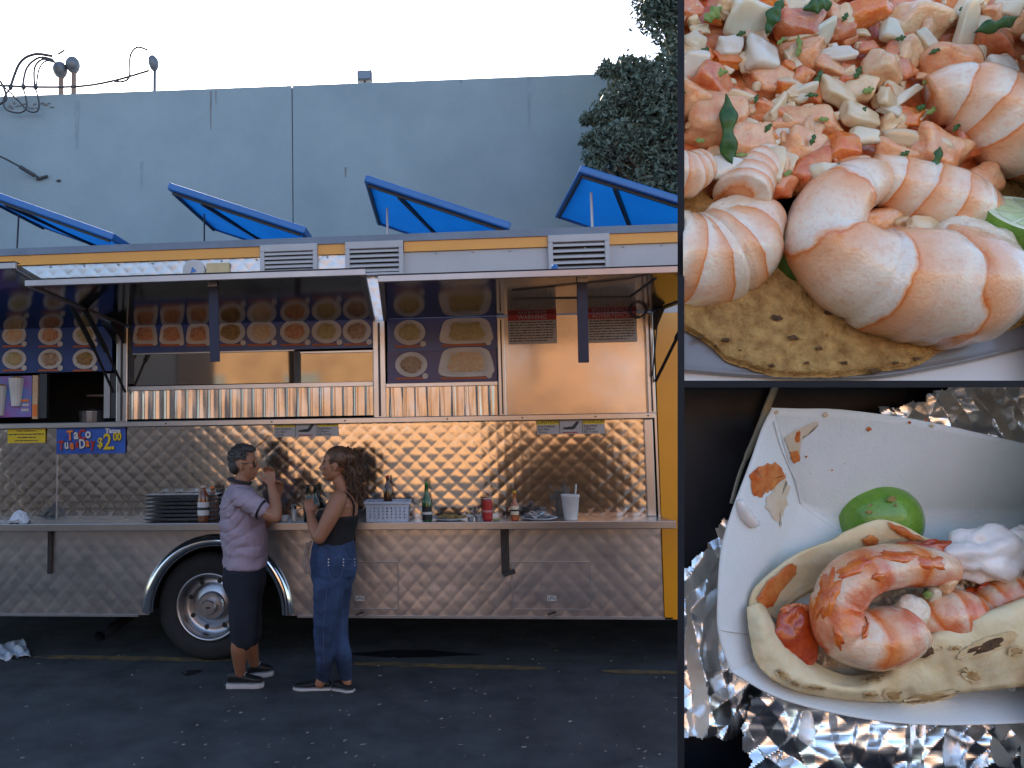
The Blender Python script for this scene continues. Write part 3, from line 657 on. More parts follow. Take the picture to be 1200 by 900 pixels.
for s_, sz, x, z in (('$',.105,.64,.40),('2',.175,.745,.42),('.',.175,.825,.42),('00',.085,.885,.62)):
    text(s_, sz*1.02, (X0+w*x+.003, y, Z0+h*z-.004), K['ink'], t, 'letter_shadow', off=.005, squeeze=.78); text(s_, sz, (X0+w*x, y-.003, Z0+h*z), K['signyellow'], t, off=.003, squeeze=.78)
t, X0, X1, Z0, Z1, y = sign('notice', 10.5, 501.5, 54.5, 519, K['signyellow'], 'small yellow notice with black print beside the Taco Tuesday sign', cat='notice')
text('Dear Customers', .024, ((X0+X1)/2, y, Z1-.022), K['ink'], t)
for i in range(3): dashes(t, X0+(.01, .08, .06)[i], X1-(.01, .08, .06)[i], Z1-.05-.025*i, .012, y, K['ink'], 40+i)
for i, (a, b, lab) in enumerate((((322,494.5),(396.5,511.5),'hot surface caution sign above the two people'), ((629,491.5),(708,508.5),'hot surface caution sign at the right end of the quilted panel'))):
    t, X0, X1, Z0, Z1, y = sign('caution_sign', *a, *b, K['signwhite'], lab, group='hot surface signs'); w, h = X1-X0, Z1-Z0
    MB().box(X0, X0+w*.33, y, y+.001, Z1-h*.34, Z1).build('header', K['signyellow'], t); MB().box(X0+w*.68, X1, y, y+.001, Z1-h*.34, Z1).build('header', K['signyellow'], t)
    text('CAUTION', .036, (X0+w*.165, y-.001, Z1-h*.17), K['ink'], t, squeeze=1.0); text('ATENCION', .034, (X0+w*.84, y-.001, Z1-h*.17), K['ink'], t, squeeze=.9)
    for k, s_ in enumerate(('Hot Surface', 'Do Not', 'Touch')): text(s_, .025, (X0+.008, y, Z1-h*(.46+.2*k)), K['ink'], t, align='LEFT')
    for k, s_ in enumerate(('Superficie', 'Caliente', 'No Tocar')): text(s_, .025, (X0+w*.69, y, Z1-h*(.46+.2*k)), K['ink'], t, align='LEFT')
    for k in (.335, .672): MB().box(X0+w*k-.0015, X0+w*k+.0015, y, y+.001, Z0, Z1).build('divider', K['ink'], t)
    hd = MB(); hx, hz = X0+w*.40, Z0+h*.46
    hd.prism([(hx+.19*w,y,hz+h*.42),(hx+.23*w,y,hz+h*.36),(hx+.16*w,y,hz-h*.10),(hx+.12*w,y,hz-h*.16),(hx,y,hz-h*.14),(hx+.0,y,hz-h*.04),(hx+.06*w,y,hz+h*.04),(hx+.12*w,y,hz+h*.06)], (0,.001,0))
    for k in range(3): hd.box(hx-.03*w+.004*k, hx+.02*w, y, y+.001, hz-h*(.12-.06*k), hz-h*(.09-.06*k))
    hd.build('hand_symbol', K['ink'], t); MB().box(hx-.02*w, hx+.2*w, y, y+.001, Z0+h*.06, Z0+h*.13).build('hot_surface_symbol', K['signred'], t)
for i, (c, hd, lab) in enumerate(((( 595.5,362,652,403), 'WARNING', 'pale warning notice with red header, left of the hanging strap'), ((688,360,745.5,401), 'ADVERTENCIA', 'pale warning notice with red header, right of the hanging strap'))):
    t, X0, X1, Z0, Z1, y = sign('warning_notice', c[0], c[1]+7, c[2], c[3], K['signwhite'], lab, cat='notice', group='warning notices'); w, h = X1-X0, Z1-Z0
    MB().box(X0, X1, y, y+.001, Z1-h*.2, Z1).build('header', K['signred'], t); text(hd, .044, ((X0+X1)/2, y-.001, Z1-h*.1), K['signwhite'], t)
    for k in range(8): dashes(t, X0+.012, X1-.012-(.06 if k == 7 else .02*RNG.random()), Z1-h*.27-h*.09*k, .011, y, K['ink'], 60+i*20+k)

# ================================================================== things on the counter
ZK = ZC+.001
def spot(px, Y=TY-.20):
    d = ray(px, 608); p = CAM+d*(Y/d.y); return V((p.x, Y, ZK))
def bottle(px, h, r, mt, label, neck=.4, lab=None, cap=None, Y=TY-.2, name='bottle', tilt=None, cat='bottle', labz=(.25,.55)):
    p = spot(px, Y) if not isinstance(px, V) else px
    t = thing(name, p, label, cat)
    MB().lathe([(r*.9,0),(r,.006),(r,h*(1-neck-.12)),(r*.8,h*(1-neck)),(r*.42,h*(1-neck+.1)),(r*.36,h*.93),(r*.40,h*.94),(r*.40,h*.96)], p, 18).build('glass', mt, t, smooth=True)
    if lab: MB().lathe([(r*1.02,h*labz[0]),(r*1.02,h*labz[1])], p, 18, cap=False).build('label', lab, t, smooth=True)
    if lab: MB().lathe([(r*1.03,h*(labz[0]*.6+labz[1]*.4)),(r*1.03,h*(labz[0]*.4+labz[1]*.6))], p, 18, cap=False).build('label_band', K['ink'] if lab is not K['black'] else K['white'], t)
    MB().lathe([(r*.44,h*.955),(r*.44,h),(r*.3,h+.004)], p, 12).build('cap', cap or K['black'], t)
    return t
sauce = mat('brown_sauce', (.16,.045,.012), .15, coat=.6); hot = mat('hot_sauce', (.36,.09,.015), .15, coat=.6); grn = mat('green_glass', (.02,.09,.02), .1, coat=.6); brn = mat('brown_glass', (.05,.02,.008), .1, coat=.6); dkg = mat('dark_glass', (.008,.02,.010), .1, coat=.6)
bottle(238.5, .262, .044, sauce, 'big brown sauce bottle with white label beside the metal trays', .22, K['white'], mat('capwhite', (.5,.35,.28), .5), labz=(.18,.55))
bottle(249, .25, .040, sauce, 'brown sauce bottle half hidden behind the man in the polo shirt', .25, None, K['orange'], Y=TY-.13)
bottle(361.5, .262, .036, dkg, 'dark green bottle nearest the man, in front of the woman', .45, None, K['black'], Y=TY-.24)
bottle(369.5, .255, .036, dkg, 'dark green bottle close against the woman in the black top', .45, None, K['black'], Y=TY-.14)
bottle(500.5, .275, .035, grn, 'green bottle with black and white label right of the basket', .42, K['black'], mat('capgreen', (.1,.25,.05), .4), labz=(.04,.38), Y=TY-.25)
bottle(603.5, .205, .029, hot, 'slim orange hot sauce bottle with cream label', .42, mat('cream_label', (.6,.5,.36), .6), K['signyellow'], labz=(.2,.5), Y=TY-.24)
# red can
p = spot(571.5, TY-.24); t = thing('drink_can', p, 'red soda can standing on the counter', 'can')
MB().lathe([(.028,0),(.036,.012),(.036,.135),(.030,.15)], p, 24).build('can_body', K['red'], t, smooth=False); MB().lathe([(.030,.15),(.031,.154),(.027,.154),(.0,.149)], p, 24, cap=False).build('can_lid', K['alu'], t)
MB().lathe([(.0364,.06),(.0364,.075)], p, 24, cap=False).build('white_band', mat('canband', (.5,.2,.2), .4), t)
# foam cup with a straw
p = spot(669, TY-.22); t = thing('foam_cup', p, 'white foam cup with a straw near the right end', 'cup')
MB().lathe([(.046,0),(.062,.16),(.066,.165),(.066,.178),(.060,.178),(.055,.15),(.04,.02),(0,.02)], p, 24, cap=False).build('cup', K['white'], t, smooth=True); MB().tube([p+V((.02,0,.03)), p+V((.045,0,.25))], .006, 8).build('straw', K['white'], t)
# basket with holes
p = spot(455, TY-.2); t = thing('basket', p, 'pale blue plastic basket with round holes on the counter', 'basket'); bw, bh, bd = .15, .145, .10; bm_ = mat('basket_plastic', (.42,.46,.54), .5)
for s, nm in ((-1,'front'),(1,'back')):
    y = p.y+s*bd; m_ = MB(); n = 9; rows = 4
    x0, x1 = -bw+.012, bw-.012; cell = (x1-x0)/n; zr = .022
    for i in range(n):
        for j in range(rows):
            cx_, cz = p.x+x0+cell*(i+.5), p.z+.02+zr*(j+.5); hx, hz = cell/2, zr/2; r = .0062
            ring = [(cx_+r*cos(k*pi/4), y, cz+r*sin(k*pi/4)) for k in range(8)]; co = [(cx_+hx,y,cz),(cx_+hx,y,cz+hz),(cx_,y,cz+hz),(cx_-hx,y,cz+hz),(cx_-hx,y,cz),(cx_-hx,y,cz-hz),(cx_,y,cz-hz),(cx_+hx,y,cz-hz)]
            m_.add(ring+co, [(k, (k+1)%8, 8+(k+1)%8, 8+k) for k in range(8)])
    z0, z1 = p.z+.02, p.z+.02+zr*rows
    m_.box(p.x-bw, p.x+bw, y-.002, y+.002, p.z+.002, z0).box(p.x-bw-.006, p.x+bw+.006, y-.002, y+.002, z1, p.z+bh-.012).box(p.x-bw, p.x+x0, y-.002, y+.002, z0, z1).box(p.x+x1, p.x+bw, y-.002, y+.002, z0, z1)
    m_.build(nm+'_side', bm_, t, solid=.003)
MB().box(p.x-bw,p.x-bw+.004,p.y-bd,p.y+bd,p.z+.002,p.z+bh-.012).box(p.x+bw-.004,p.x+bw,p.y-bd,p.y+bd,p.z+.002,p.z+bh-.012).build('end_side', bm_, t)
MB().box(p.x-bw,p.x+bw,p.y-bd,p.y+bd,p.z,p.z+.004).build('base', bm_, t)
MB().box(p.x-bw-.02,p.x+bw+.02,p.y-bd-.016,p.y-bd+.002,p.z+bh-.02,p.z+bh).box(p.x-bw-.02,p.x+bw+.02,p.y+bd-.002,p.y+bd+.016,p.z+bh-.02,p.z+bh).box(p.x-bw-.02,p.x-bw+.004,p.y-bd,p.y+bd,p.z+bh-.02,p.z+bh).box(p.x+bw-.004,p.x+bw+.02,p.y-bd,p.y+bd,p.z+bh-.02,p.z+bh).build('rim', bm_, t, bevel=.004)
bottle(V((p.x-.002, p.y+.03, p.z+.06)), .26, .032, brn, 'brown sauce bottle standing in the pale blue basket', .3, None, K['red'])
# plates with food
def plate(px, r, Y, label, stuff):
    p = spot(px, Y); t = thing('plate', p, label, 'plate', 'plates on the counter')
    MB().lathe([(r*.6,0),(r*.7,.004),(r,.018),(r*.98,.02),(r*.66,.008),(0,.007)], p, 32, cap=False).build('dish', K['paper'], t, smooth=True)
    return p, t
p, t = plate(526, .125, TY-.2, 'white plate with a leftover taco beside the green bottle', 0)
m_ = MB(); RNG.seed(5)
for i in range(34): m_.ico(p+V((RNG.gauss(0,.045), RNG.gauss(0,.03), .02+.012*RNG.random())), (RNG.uniform(.012,.03), .015, RNG.uniform(.006,.014)), 1)
m_.build('taco', mat('leftover', (.35,.2,.06), .6, col2=(.16,.14,.04), vs=40), t)
p, t = plate(632, .13, TY-.2, 'white plate heaped with crumpled foil right of the hot sauce', 0)
MB().ico(p+V((-.01,0,.03)), (.085,.06,.03), 3, lambda c: 1+.45*fbm(c.x*3, c.y*3, c.z*3, 3)).build('crumpled_foil', K['alu_dull'], t)
for px, r, h, mt, lab in ((551.5,.024,.028,mat('salsa_dark', (.05,.06,.03), .3),'small dark salsa cup between plate and can'), (560.5,.026,.036,mat('salsa_red', (.3,.05,.03), .3),'small red salsa cup left of the soda can')):
    p = spot(px, TY-.25); t = thing('salsa_cup', p, lab, 'cup', 'salsa cups'); MB().lathe([(r*.8,0),(r,h),(r*.92,h),(r*.75,.004)], p, 16, cap=False).build('cup', K['alu_dull'], t); MB().lathe([(r*.9,h*.8),(0,h*.84)], p, 16, cap=False).build('salsa', mt, t)
p = spot(582, TY-.26); tag(MB().ico(p+V((0,0,.008)), (.03,.02,.01), 2, lambda c: 1+.4*fbm(c.x*2,c.y*2,c.z*2,2)).build('lime_scrap', mat('scrap', (.2,.25,.12), .6), None, origin=p), 'small squeezed lime scrap right of the soda can', 'food scrap')
# salt shaker and small cups by the man's elbow
p = spot(344.5, TY-.24); t = thing('salt_shaker', p, 'glass salt shaker with metal top between the two people', 'shaker')
MB().lathe([(.020,0),(.022,.01),(.017,.09)], p, 12).build('glass', mat('shaker_glass', (.45,.47,.48), .12, coat=.6), t); MB().lathe([(.018,.09),(.018,.115),(.008,.124)], p, 12).build('cap', K['chrome'], t)
p = spot(334, TY-.22); t = thing('condiment_cup', p, 'small white condiment cup left of the salt shaker', 'cup'); MB().lathe([(.022,0),(.03,.045),(.027,.045),(.02,.006),(0,.006)], p, 16, cap=False).build('cup', K['white'], t, smooth=True); MB().lathe([(.026,.035),(0,.037)], p, 16, cap=False).build('cream', K['plate'], t)
# stack of metal trays against the panel
p = at(204, 590, TY-.12); x0, x1 = at(174.5, 590, TY-.1).x, at(258, 590, TY-.1).x; t = thing('tray_stack', ((x0+x1)/2, TY-.12, ZK), 'stack of shallow stainless trays against the quilted panel', 'trays')
for k in range(7):
    z = ZK+.006+.029*k; s = .006*((k*37) % 3)
    MB().hexa([(x0+.03+s,TY-.2,z),(x1-.03+s,TY-.2,z),(x1-.03+s,TY-.05,z),(x0+.03+s,TY-.05,z),(x0+s,TY-.22,z+.018),(x1+s,TY-.22,z+.018),(x1+s,TY-.03,z+.018),(x0+s,TY-.03,z+.018)]).build('tray', K['steel_satin'], t, bevel=.003)
# crumpled napkin at the left end
p = spot(22, TY-.25); t = thing('napkin', p, 'crumpled pale blue napkin on the counter at the left', 'napkin')
MB().grid(16, 12, lambda u, v: p+V(((u-.5)*.17, (v-.5)*.12, .002+.085*max(0, 1-((u-.55)/.5)**2-((v-.5)/.55)**2)+.02*abs(fbm(u*4,v*4,1,3))))).build('folded_paper', K['paper'], t, solid=.002)
MB().grid(8, 4, lambda u, v: p+V(((u-.62)*.16, -.06-.02*v, .004+.018*v+.02*abs(fbm(u*3,v,6,2))))).build('loose_corner', K['paper'], t, solid=.002)
# paper on the ground at the left
a = onz(-14, 776); RNG.seed(3)
pc = thing('paper_scrap', onz(14, 768), 'crumpled white paper lying on the asphalt at the left', 'paper')
e1, e2, e3 = onz(-4, 777), onz(36, 771), onz(27, 757); base = e1; du = e2-e1; dv = e3-e2
MB().grid(20, 14, lambda u, v: base+du*u+dv*v+V((0,0,.012+.045*abs(fbm(u*3.3+1,v*3.1,2,3))+.01*sin(u*16+v*5)+.03*v))).build('sheet', K['paper'], pc, smooth=True, solid=.003)
# ================================================================== people
skin1 = mat('skin_tan', (.29,.13,.07), .5, var=.06, vs=14, sss=.15, sr=(.01,.004,.002)); skin2 = mat('skin_brown', (.285,.125,.068), .48, var=.06, vs=14, sss=.15, sr=(.01,.004,.002))
hairg = mat('hair_grey', (.022,.019,.018), .6, col2=(.065,.06,.058), vs=50); hairb = mat('hair_brown', (.030,.015,.008), .5, col2=(.13,.06,.027), vs=26)
polo = mat('polo_knit', (.31,.245,.30), .9, var=.05, vs=20, bump=.002, bs=14); navy = mat('navy_cotton', (.010,.012,.022), .9, bump=.004, bs=12)
denim = mat('denim', (.012,.024,.06), .85, col2=(.036,.066,.15), vs=7, bump=.003, bs=16); blk = mat('black_knit', (.010,.009,.010), .9, bump=.003, bs=14); sole = mat('shoe_sole', (.42,.40,.40), .6)
def loft(m_, rings, n=20):                        # rings: centre, half-width along x, half-width along y
    vs_ = []
    for c, hx, hy in rings:
        for k in range(n):
            a = 2*pi*k/n; vs_.append(V(c)+V((cos(a)*hx, sin(a)*hy, 0)))
    m = len(rings)
    m_.add(vs_, [(i*n+k, i*n+(k+1)%n, (i+1)*n+(k+1)%n, (i+1)*n+k) for i in range(m-1) for k in range(n)]+[list(range(n))[::-1], list(range((m-1)*n, m*n))])
def ball(m_, c, r, sub=3): m_.ico(c, r, sub)
def limb(m_, pts, rr, n=14):
    q = cr([tuple(p)+(r,) for p, r in zip(pts, rr)], 5); m_.tube([V(p[:3]) for p in q], [p[3] for p in q], n)
    ball(m_, pts[0], rr[0]*.98, 2); ball(m_, pts[-1], rr[-1]*.98, 2)
def hand(m_, w, d, side, curl=.9, s=1.0):         # wrist, finger direction, thumb side; palm normal = d x side
    d = V(d).normalized(); side = (V(side)-d*d.dot(V(side))).normalized(); nm = d.cross(side); w = V(w)
    m_.tube([w, w+d*.035*s, w+d*.085*s], [(.018*s,.026*s),(.015*s,.038*s),(.012*s,.036*s)], 12, up=nm)
    for k, (o, L) in enumerate(((.030,.072),(.010,.080),(-.011,.074),(-.031,.058))):
        b = w+d*.082*s+side*o*s; p = [b-d*.02*s]; a = .15
        for j in range(3):
            p.append(p[-1]+(d*cos(a)+nm*sin(a))*(L/2.4)*s*(1.25 if j == 0 else 1)); a += curl*.75
        m_.tube(p, [.0095*s,.009*s,.0083*s,.007*s], 8); ball(m_, p[-1], .007*s, 1)
    t0 = w+d*.03*s+side*.03*s; t1 = t0+(d*.6+side*.6+nm*.35).normalized()*.035*s; t2 = t1+(d*.8+nm*.5+side*.05).normalized()*.032*s
    m_.tube([w+d*.015*s+side*.012*s, t0, t1, t2], [.014*s,.012*s,.0105*s,.008*s], 8); ball(m_, t2, .008*s, 1)
def head(m_, c, f, s=1.0):                        # c = centre of the skull, f = facing, +1 looks along +x
    def P(x, y, z): return c+V((x*f*s, y*s, z*s))
    ball(m_, P(-.008,0,.022), V((.094,.074,.092))*s); ball(m_, P(.030,0,-.035), V((.058,.060,.078))*s); ball(m_, P(.052,0,-.088), V((.032,.036,.030))*s)
    ball(m_, P(.012,0,-.066), V((.06,.056,.05))*s); ball(m_, P(.066,0,.028), V((.022,.052,.018))*s)
    m_.tube([P(.080,0,.016), P(.094,0,-.010), P(.108,0,-.030), P(.088,0,-.042)], [.010*s,.012*s,.0155*s,.010*s], 10); 
    for y in (-1, 1):
        ball(m_, P(.092,.011*y,-.036), V((.012,.010,.009))*s, 2); ball(m_, P(.055,.040*y,-.018), V((.030,.022,.026))*s, 2)
        ball(m_, P(-.006,.074*y,-.016), V((.019,.010,.030))*s, 2); ball(m_, P(.002,.076*y,-.040), V((.010,.008,.012))*s, 2)
    ball(m_, P(.086,0,-.058), V((.014,.026,.0085))*s, 2); ball(m_, P(.083,0,-.071), V((.014,.023,.0085))*s, 2)
    return P
def shoe(par, heel, toe, h, mt, name='shoe', lab=None, up_h=.09, solet=.032):
    heel = V(heel); toe = V(toe); d = (toe-heel); L = d.length; d.normalize(); sd = V((-d.y, d.x, 0))
    prof = [(0,.026,.60),(.06,.034,.95),(.25,.036,1.0),(.5,.038,.72),(.72,.046,.52),(.9,.038,.42),(1,.018,.30)]
    u = MB(); vs_ = []; n = 14
    for t_, hw, hh in prof:
        for k in range(n):
            a = 2*pi*k/n; vs_.append(heel+d*(t_*L)+sd*(cos(a)*hw)+V((0,0,solet+max(-.01, (sin(a)*.5+.5)**.8*up_h*hh))))
    m = len(prof); u.add(vs_, [(i*n+k, i*n+(k+1)%n, (i+1)*n+(k+1)%n, (i+1)*n+k) for i in range(m-1) for k in range(n)]+[list(range(n))[::-1], list(range((m-1)*n, m*n))])
    o = u.build(name, mt, par, smooth=True, sub=1)
    sl_ = MB(); q = []
    out = [(t_, hw*1.12) for t_, hw, hh in prof]
    for t_, hw in out: q.append(heel+d*(t_*L*1.03-.004)+sd*hw)
    for t_, hw in out[::-1]: q.append(heel+d*(t_*L*1.03-.004)-sd*hw)
    sl_.prism([p+V((0,0,.001)) for p in q], (0,0,solet)); sl_.build('sole', sole, o, bevel=.006)
    return o
def displace(o, fn):
    me = o.data; nr_ = [v.normal.copy() for v in me.vertices]; co = [v.co.copy() for v in me.vertices]; fl_ = []
    for c, n in zip(co, nr_): fl_ += list(c+n*fn(c))
    me.vertices.foreach_set('co', fl_); me.update()
# ---------------- the man
Y0 = 5.14
mp = lambda px, py, dy=0: at(px, py, Y0+dy)
man = thing('person', V((mp(285,700).x, Y0, 0)), 'person in a pale lilac polo shirt and dark knee shorts, hand raised to the mouth', 'person', 'people at the counter')
b = MB(); s = Y0/FPX
hc = mp(286, 543)
HP = head(b, hc, 1, .98)
limb(b, [mp(279,582), mp(281,570), mp(285,560)], [.062,.056,.056])
loft(b, [(mp(282,574), .05, .09), (mp(282,580), .085, .155), (mp(283,592), .105, .165), (mp(285,615), .115, .15), (mp(287,640), .115, .145), (mp(286,665), .11, .15), (mp(286,678), .09, .14)])
el, wr = mp(323,606,-.24), mp(318,569,-.15)
limb(b, [mp(281,584,-.185), mp(301,596,-.225), el], [.062,.05,.042]); limb(b, [el, el.lerp(wr,.4)+V((.01,0,0)), wr], [.043,.042,.027])
hand(b, wr, (-.22,.45,1), (-.9,.1,0), 1.1)
el2, wr2 = mp(312,612,.22), mp(326,580,.10)
limb(b, [mp(283,584,.185), mp(298,600,.215), el2], [.062,.05,.042]); limb(b, [el2, el2.lerp(wr2,.4), wr2], [.043,.040,.027]); hand(b, wr2, (.1,-.35,1), (-.9,.1,0), .9)
nf, ff = onz(284,806), onz(303,794)
limb(b, [mp(285,668,-.07), mp(285,705,-.08), mp(284,742,-.085), mp(280,760,-.085), V((nf.x-.015, nf.y, .10))], [.085,.075,.056,.056,.036])
limb(b, [mp(288,668,.085), mp(291,705,.10), mp(294,742,.13), mp(294,758,.16), V((ff.x-.03, ff.y, .10))], [.085,.075,.056,.054,.036])
bakemods(b.build('body', skin1, man, remesh=.0065, sm=3))
hr = MB(); RNG.seed(2)
hr.ico(HP(-.016,0,.036), V((.098,.081,.092)), 4, lambda c: (1+.10*fbm(c.x*6,c.y*6,c.z*6,3)) if c.z > -.05-.55*max(0,-c.x) and not (c.x > .55 and c.z < .5) else .80)
hr.ico(HP(-.055,0,-.01), V((.055,.070,.07)), 3, lambda c: 1+.12*fbm(c.x*7,c.y*7,c.z*7,3))
hr.ico(HP(.010,0,.10), V((.075,.062,.034)), 3, lambda c: 1+.22*fbm(c.x*5,c.y*5,c.z*5,3))
for i in range(520):
    a, e = RNG.uniform(0,6.28), RNG.uniform(-.1,1.5); c = V((cos(a)*cos(e), sin(a)*cos(e), sin(e)))
    if c.x > .6 and c.z < .55: continue
    p = HP(-.016+c.x*.095, c.y*.078, .036+c.z*.09); hr.tube([p, p+V((c.x*.014+RNG.uniform(-.004,.010), c.y*.014+RNG.uniform(-.006,.006), c.z*.016+.002))], [.004,.001], 4)
hr.build('hair', hairg, man, smooth=True)
gl = MB(); 
for y in (-1, 1):
    gl.bar(HP(.088,.036*y,.000), HP(.0,.079*y,.000), .004, .007); gl.tube([HP(.090,.034*y+.026*cos(k*pi/6),-.004+.017*sin(k*pi/6)) for k in range(13)], .003, 6)
gl.bar(HP(.094,-.01,.0), HP(.094,.01,.0), .004, .004)
g = gl.build('glasses', K['black'], man)
for y in (-1, 1): MB().lathe([(.024,0),(.024,.002)], HP(.0895,.034*y,-.004), 14, (1,0,0)).build('lens', mat('lens', (.03,.03,.035), .08, coat=.5), g)
sh = MB()
loft(sh, [(mp(281,567), .062, .070), (mp(281,573), .085, .115), (mp(281.5,579), .115, .185), (mp(282.5,592), .140, .198), (mp(284,612), .152, .188), (mp(287,632), .156, .186), (mp(288,648), .152, .186), (mp(287.5,661), .148, .182), (mp(287,664), .144, .178)])
limb(sh, [mp(281,583,-.185), mp(296,591,-.222), mp(307,597,-.232)], [.072,.070,.066]); limb(sh, [mp(283,583,.185), mp(294,594,.21), mp(301,602,.215)], [.072,.068,.064])
RNG.seed(4)
sho = sh.build('polo_shirt', polo, man, remesh=.008, sm=4); bakemods(sho)
displace(sho, lambda p: -.016*(1-abs(sin(p.z*34-p.x*22+4*fbm(p.x*3,p.y*3,p.z*3,2))))**4*(.55+.9*fbm(p.x*3.2,p.y*3.2,p.z*3+5,2))+.012*fbm(p.x*9,p.y*9,p.z*14,2))
cl_ = MB(); cl_.tube([mp(281,566)+V((cos(a)*.066+.0, sin(a)*.07, .014-.016*cos(a))) for a in [2*pi*i/16 for i in range(17)]], [(.012,.022)]*17, 8, up=(0,0,1)); cl_.build('collar', mat('collar_dark', (.03,.027,.035), .9), man, smooth=True)
cu = MB(); c0 = mp(306.5,597,-.232); dr_ = (mp(307,597,-.232)-mp(296,591,-.222)).normalized()
cu.lathe([(.069,-.006),(.071,.006),(.064,.010)], c0, 20, dr_, cap=False); cu.build('sleeve_cuff', K['black'], man, smooth=True)
so_ = MB()
loft(so_, [(mp(287,652), .128, .165), (mp(286.5,668), .146, .188), (mp(287,685), .143, .186), (mp(287.5,697), .12, .165)])
limb(so_, [mp(284,680,-.082), mp(285,715,-.088), mp(285,747,-.085)], [.108,.098,.088]); limb(so_, [mp(288,680,.082), mp(291,715,.10), mp(293,745,.115)], [.108,.095,.085])
so2 = bakemods(so_.build('shorts', navy, man, remesh=.009, sm=3))
displace(so2, lambda p: .008*fbm(p.x*8, p.y*8, p.z*5, 3))
s1 = shoe(man, onz(266,806), onz(309,805), .1, K['black']); s2 = shoe(man, onz(289,795), onz(320,790.5), .1, K['black'])
lc = MB()
for e0, e1 in ((onz(266,806), onz(309,805)), (onz(289,795), onz(320,790.5))):
    for k in range(4):
        p = e0.lerp(e1, .40+.11*k)+V((0,-.012,.125-.022*k)); lc.tube([p+V((0,-.022,-.012)), p, p+V((0,.03,-.006))], .0035, 5)
lc.build('laces', sole, man)
# ---------------- the woman
Y0 = 5.0
wom = thing('person', V((mp(392,700).x, Y0, 0)), 'person in a black tank top and blue jeans, curly brown ponytail', 'person', 'people at the counter')
b = MB(); hc = mp(393.5, 543.5); HP = head(b, hc, -1, .97)
limb(b, [mp(404,583), mp(402,573), mp(397,562)], [.052,.048,.047])
loft(b, [(mp(403,576), .045, .075), (mp(402,582), .085, .14), (mp(401,591), .108, .165), (mp(398,606), .118, .155), (mp(393,622), .115, .145), (mp(390,638), .125, .15), (mp(391,655), .142, .17), (mp(391,672), .13, .165)])
ball(b, mp(378,606,-.06), V((.06,.06,.06)), 2); ball(b, mp(378,606,.08), V((.06,.06,.06)), 2)
el, wr = mp(374,630,-.215), mp(363,602,-.10)
limb(b, [mp(397,584,-.155), mp(388,604,-.195), el], [.058,.055,.043]); limb(b, [el, el.lerp(wr,.4)+V((-.006,0,0)), wr], [.044,.041,.026]); hand(b, wr, (-.12,.35,.75), (.9,.1,0), 1.0, .92)
el2, wr2 = mp(382,626,.20), mp(366,606,.12)
limb(b, [mp(402,584,.155), mp(392,606,.19), el2], [.055,.05,.042]); limb(b, [el2, el2.lerp(wr2,.4), wr2], [.042,.038,.026]); hand(b, wr2, (-.2,-.1,.8), (.9,.1,0), .9, .92)
nf, ff = onz(378,810), onz(405,809)
limb(b, [mp(388,668,-.07), mp(383,715,-.08), mp(379,748,-.05), V((nf.x,nf.y+.02,.20)), V((nf.x,nf.y+.01,.10)), V((nf.x-.02,nf.y,.05))], [.085,.068,.046,.042,.036,.034]); limb(b, [mp(394,668,.07), mp(394,715,.075), mp(398,748,.05), V((ff.x,ff.y+.02,.20)), V((ff.x,ff.y+.01,.10)), V((ff.x+.01,ff.y,.05))], [.085,.068,.046,.042,.036,.034])
bakemods(b.build('body', skin2, wom, remesh=.0065, sm=3))
ey = MB(); ey.ico(HP(.076,-.032,-.001), V((.008,.010,.006)), 2).bar(HP(.088,-.02,.020), HP(.066,-.05,.020), .006, .005); ey.build('eye', K['black'], wom)
hr = MB(); RNG.seed(9)
hr.ico(HP(-.020,0,.036), V((.094,.080,.086)), 4, lambda c: (1+.05*fbm(c.x*5,c.y*5,c.z*9,3)) if not (c.x < -.64 and c.z < .34) else .84)
pc_ = HP(-.105,-.01,.035)
hr.ico(pc_, V((.055,.055,.06)), 4, lambda c: 1+.2*fbm(c.x*4,c.y*4,c.z*4,4)); hr.ico(pc_+V((.025,.0,-.10)), V((.052,.055,.085)), 4, lambda c: 1+.22*fbm(c.x*4,c.y*4+5,c.z*4,4)); hr.ico(pc_+V((.028,.0,-.20)), V((.036,.042,.075)), 4, lambda c: 1+.28*fbm(c.x*4,c.y*4+9,c.z*4,4))
for i in range(520):                               # ringlets and stray strands
    a = RNG.random(); c = pc_+V((.03*a, 0, -.26*a+.03)); rr = .066-.024*a
    th_ = RNG.uniform(0,6.28); ph_ = RNG.uniform(-1.2,1.2); dv_ = V((cos(th_)*cos(ph_), sin(th_)*cos(ph_), sin(ph_))); p = c+dv_*rr*.85; q = []
    tw = RNG.uniform(1.5,3.2); am = RNG.uniform(.006,.014); L = RNG.uniform(.03,.075); o1 = dv_.orthogonal().normalized(); o2 = dv_.cross(o1)
    for k in range(9): u_ = k/8; q.append(p+dv_*L*.45*u_+V((.15,0,-.75))*L*u_*u_+o1*am*sin(tw*u_*6.28)+o2*am*cos(tw*u_*6.28))
    hr.tube(q, [.0035]*8+[.001], 4)
for i in range(110):
    a = RNG.uniform(0,6.28); e = RNG.uniform(.2,1.5); c = V((cos(a)*cos(e), sin(a)*cos(e), sin(e)))
    if c.x < -.45 and c.z < .45: continue
    p = HP(-.020-c.x*.092, c.y*.079, .036+c.z*.084); hr.tube([p, p+(pc_-p)*.3+c*.014, p+(pc_-p)*.6+c*.012], [.004,.005,.003], 4)
hr.build('hair', hairb, wom, smooth=True)
tk_ = MB()
loft(tk_, [(mp(400,603), .122, .160), (mp(399,608), .126, .160), (mp(395,620), .124, .154), (mp(391,634), .132, .158), (mp(391,643), .138, .164), (mp(391,646), .130, .16)])
loft(tk_, [(mp(384,596), .06, .13), (mp(382,604), .085, .148), (mp(384,618), .09, .14)])
tp_ = bakemods(tk_.build('tank_top', blk, wom, remesh=.008, sm=3))
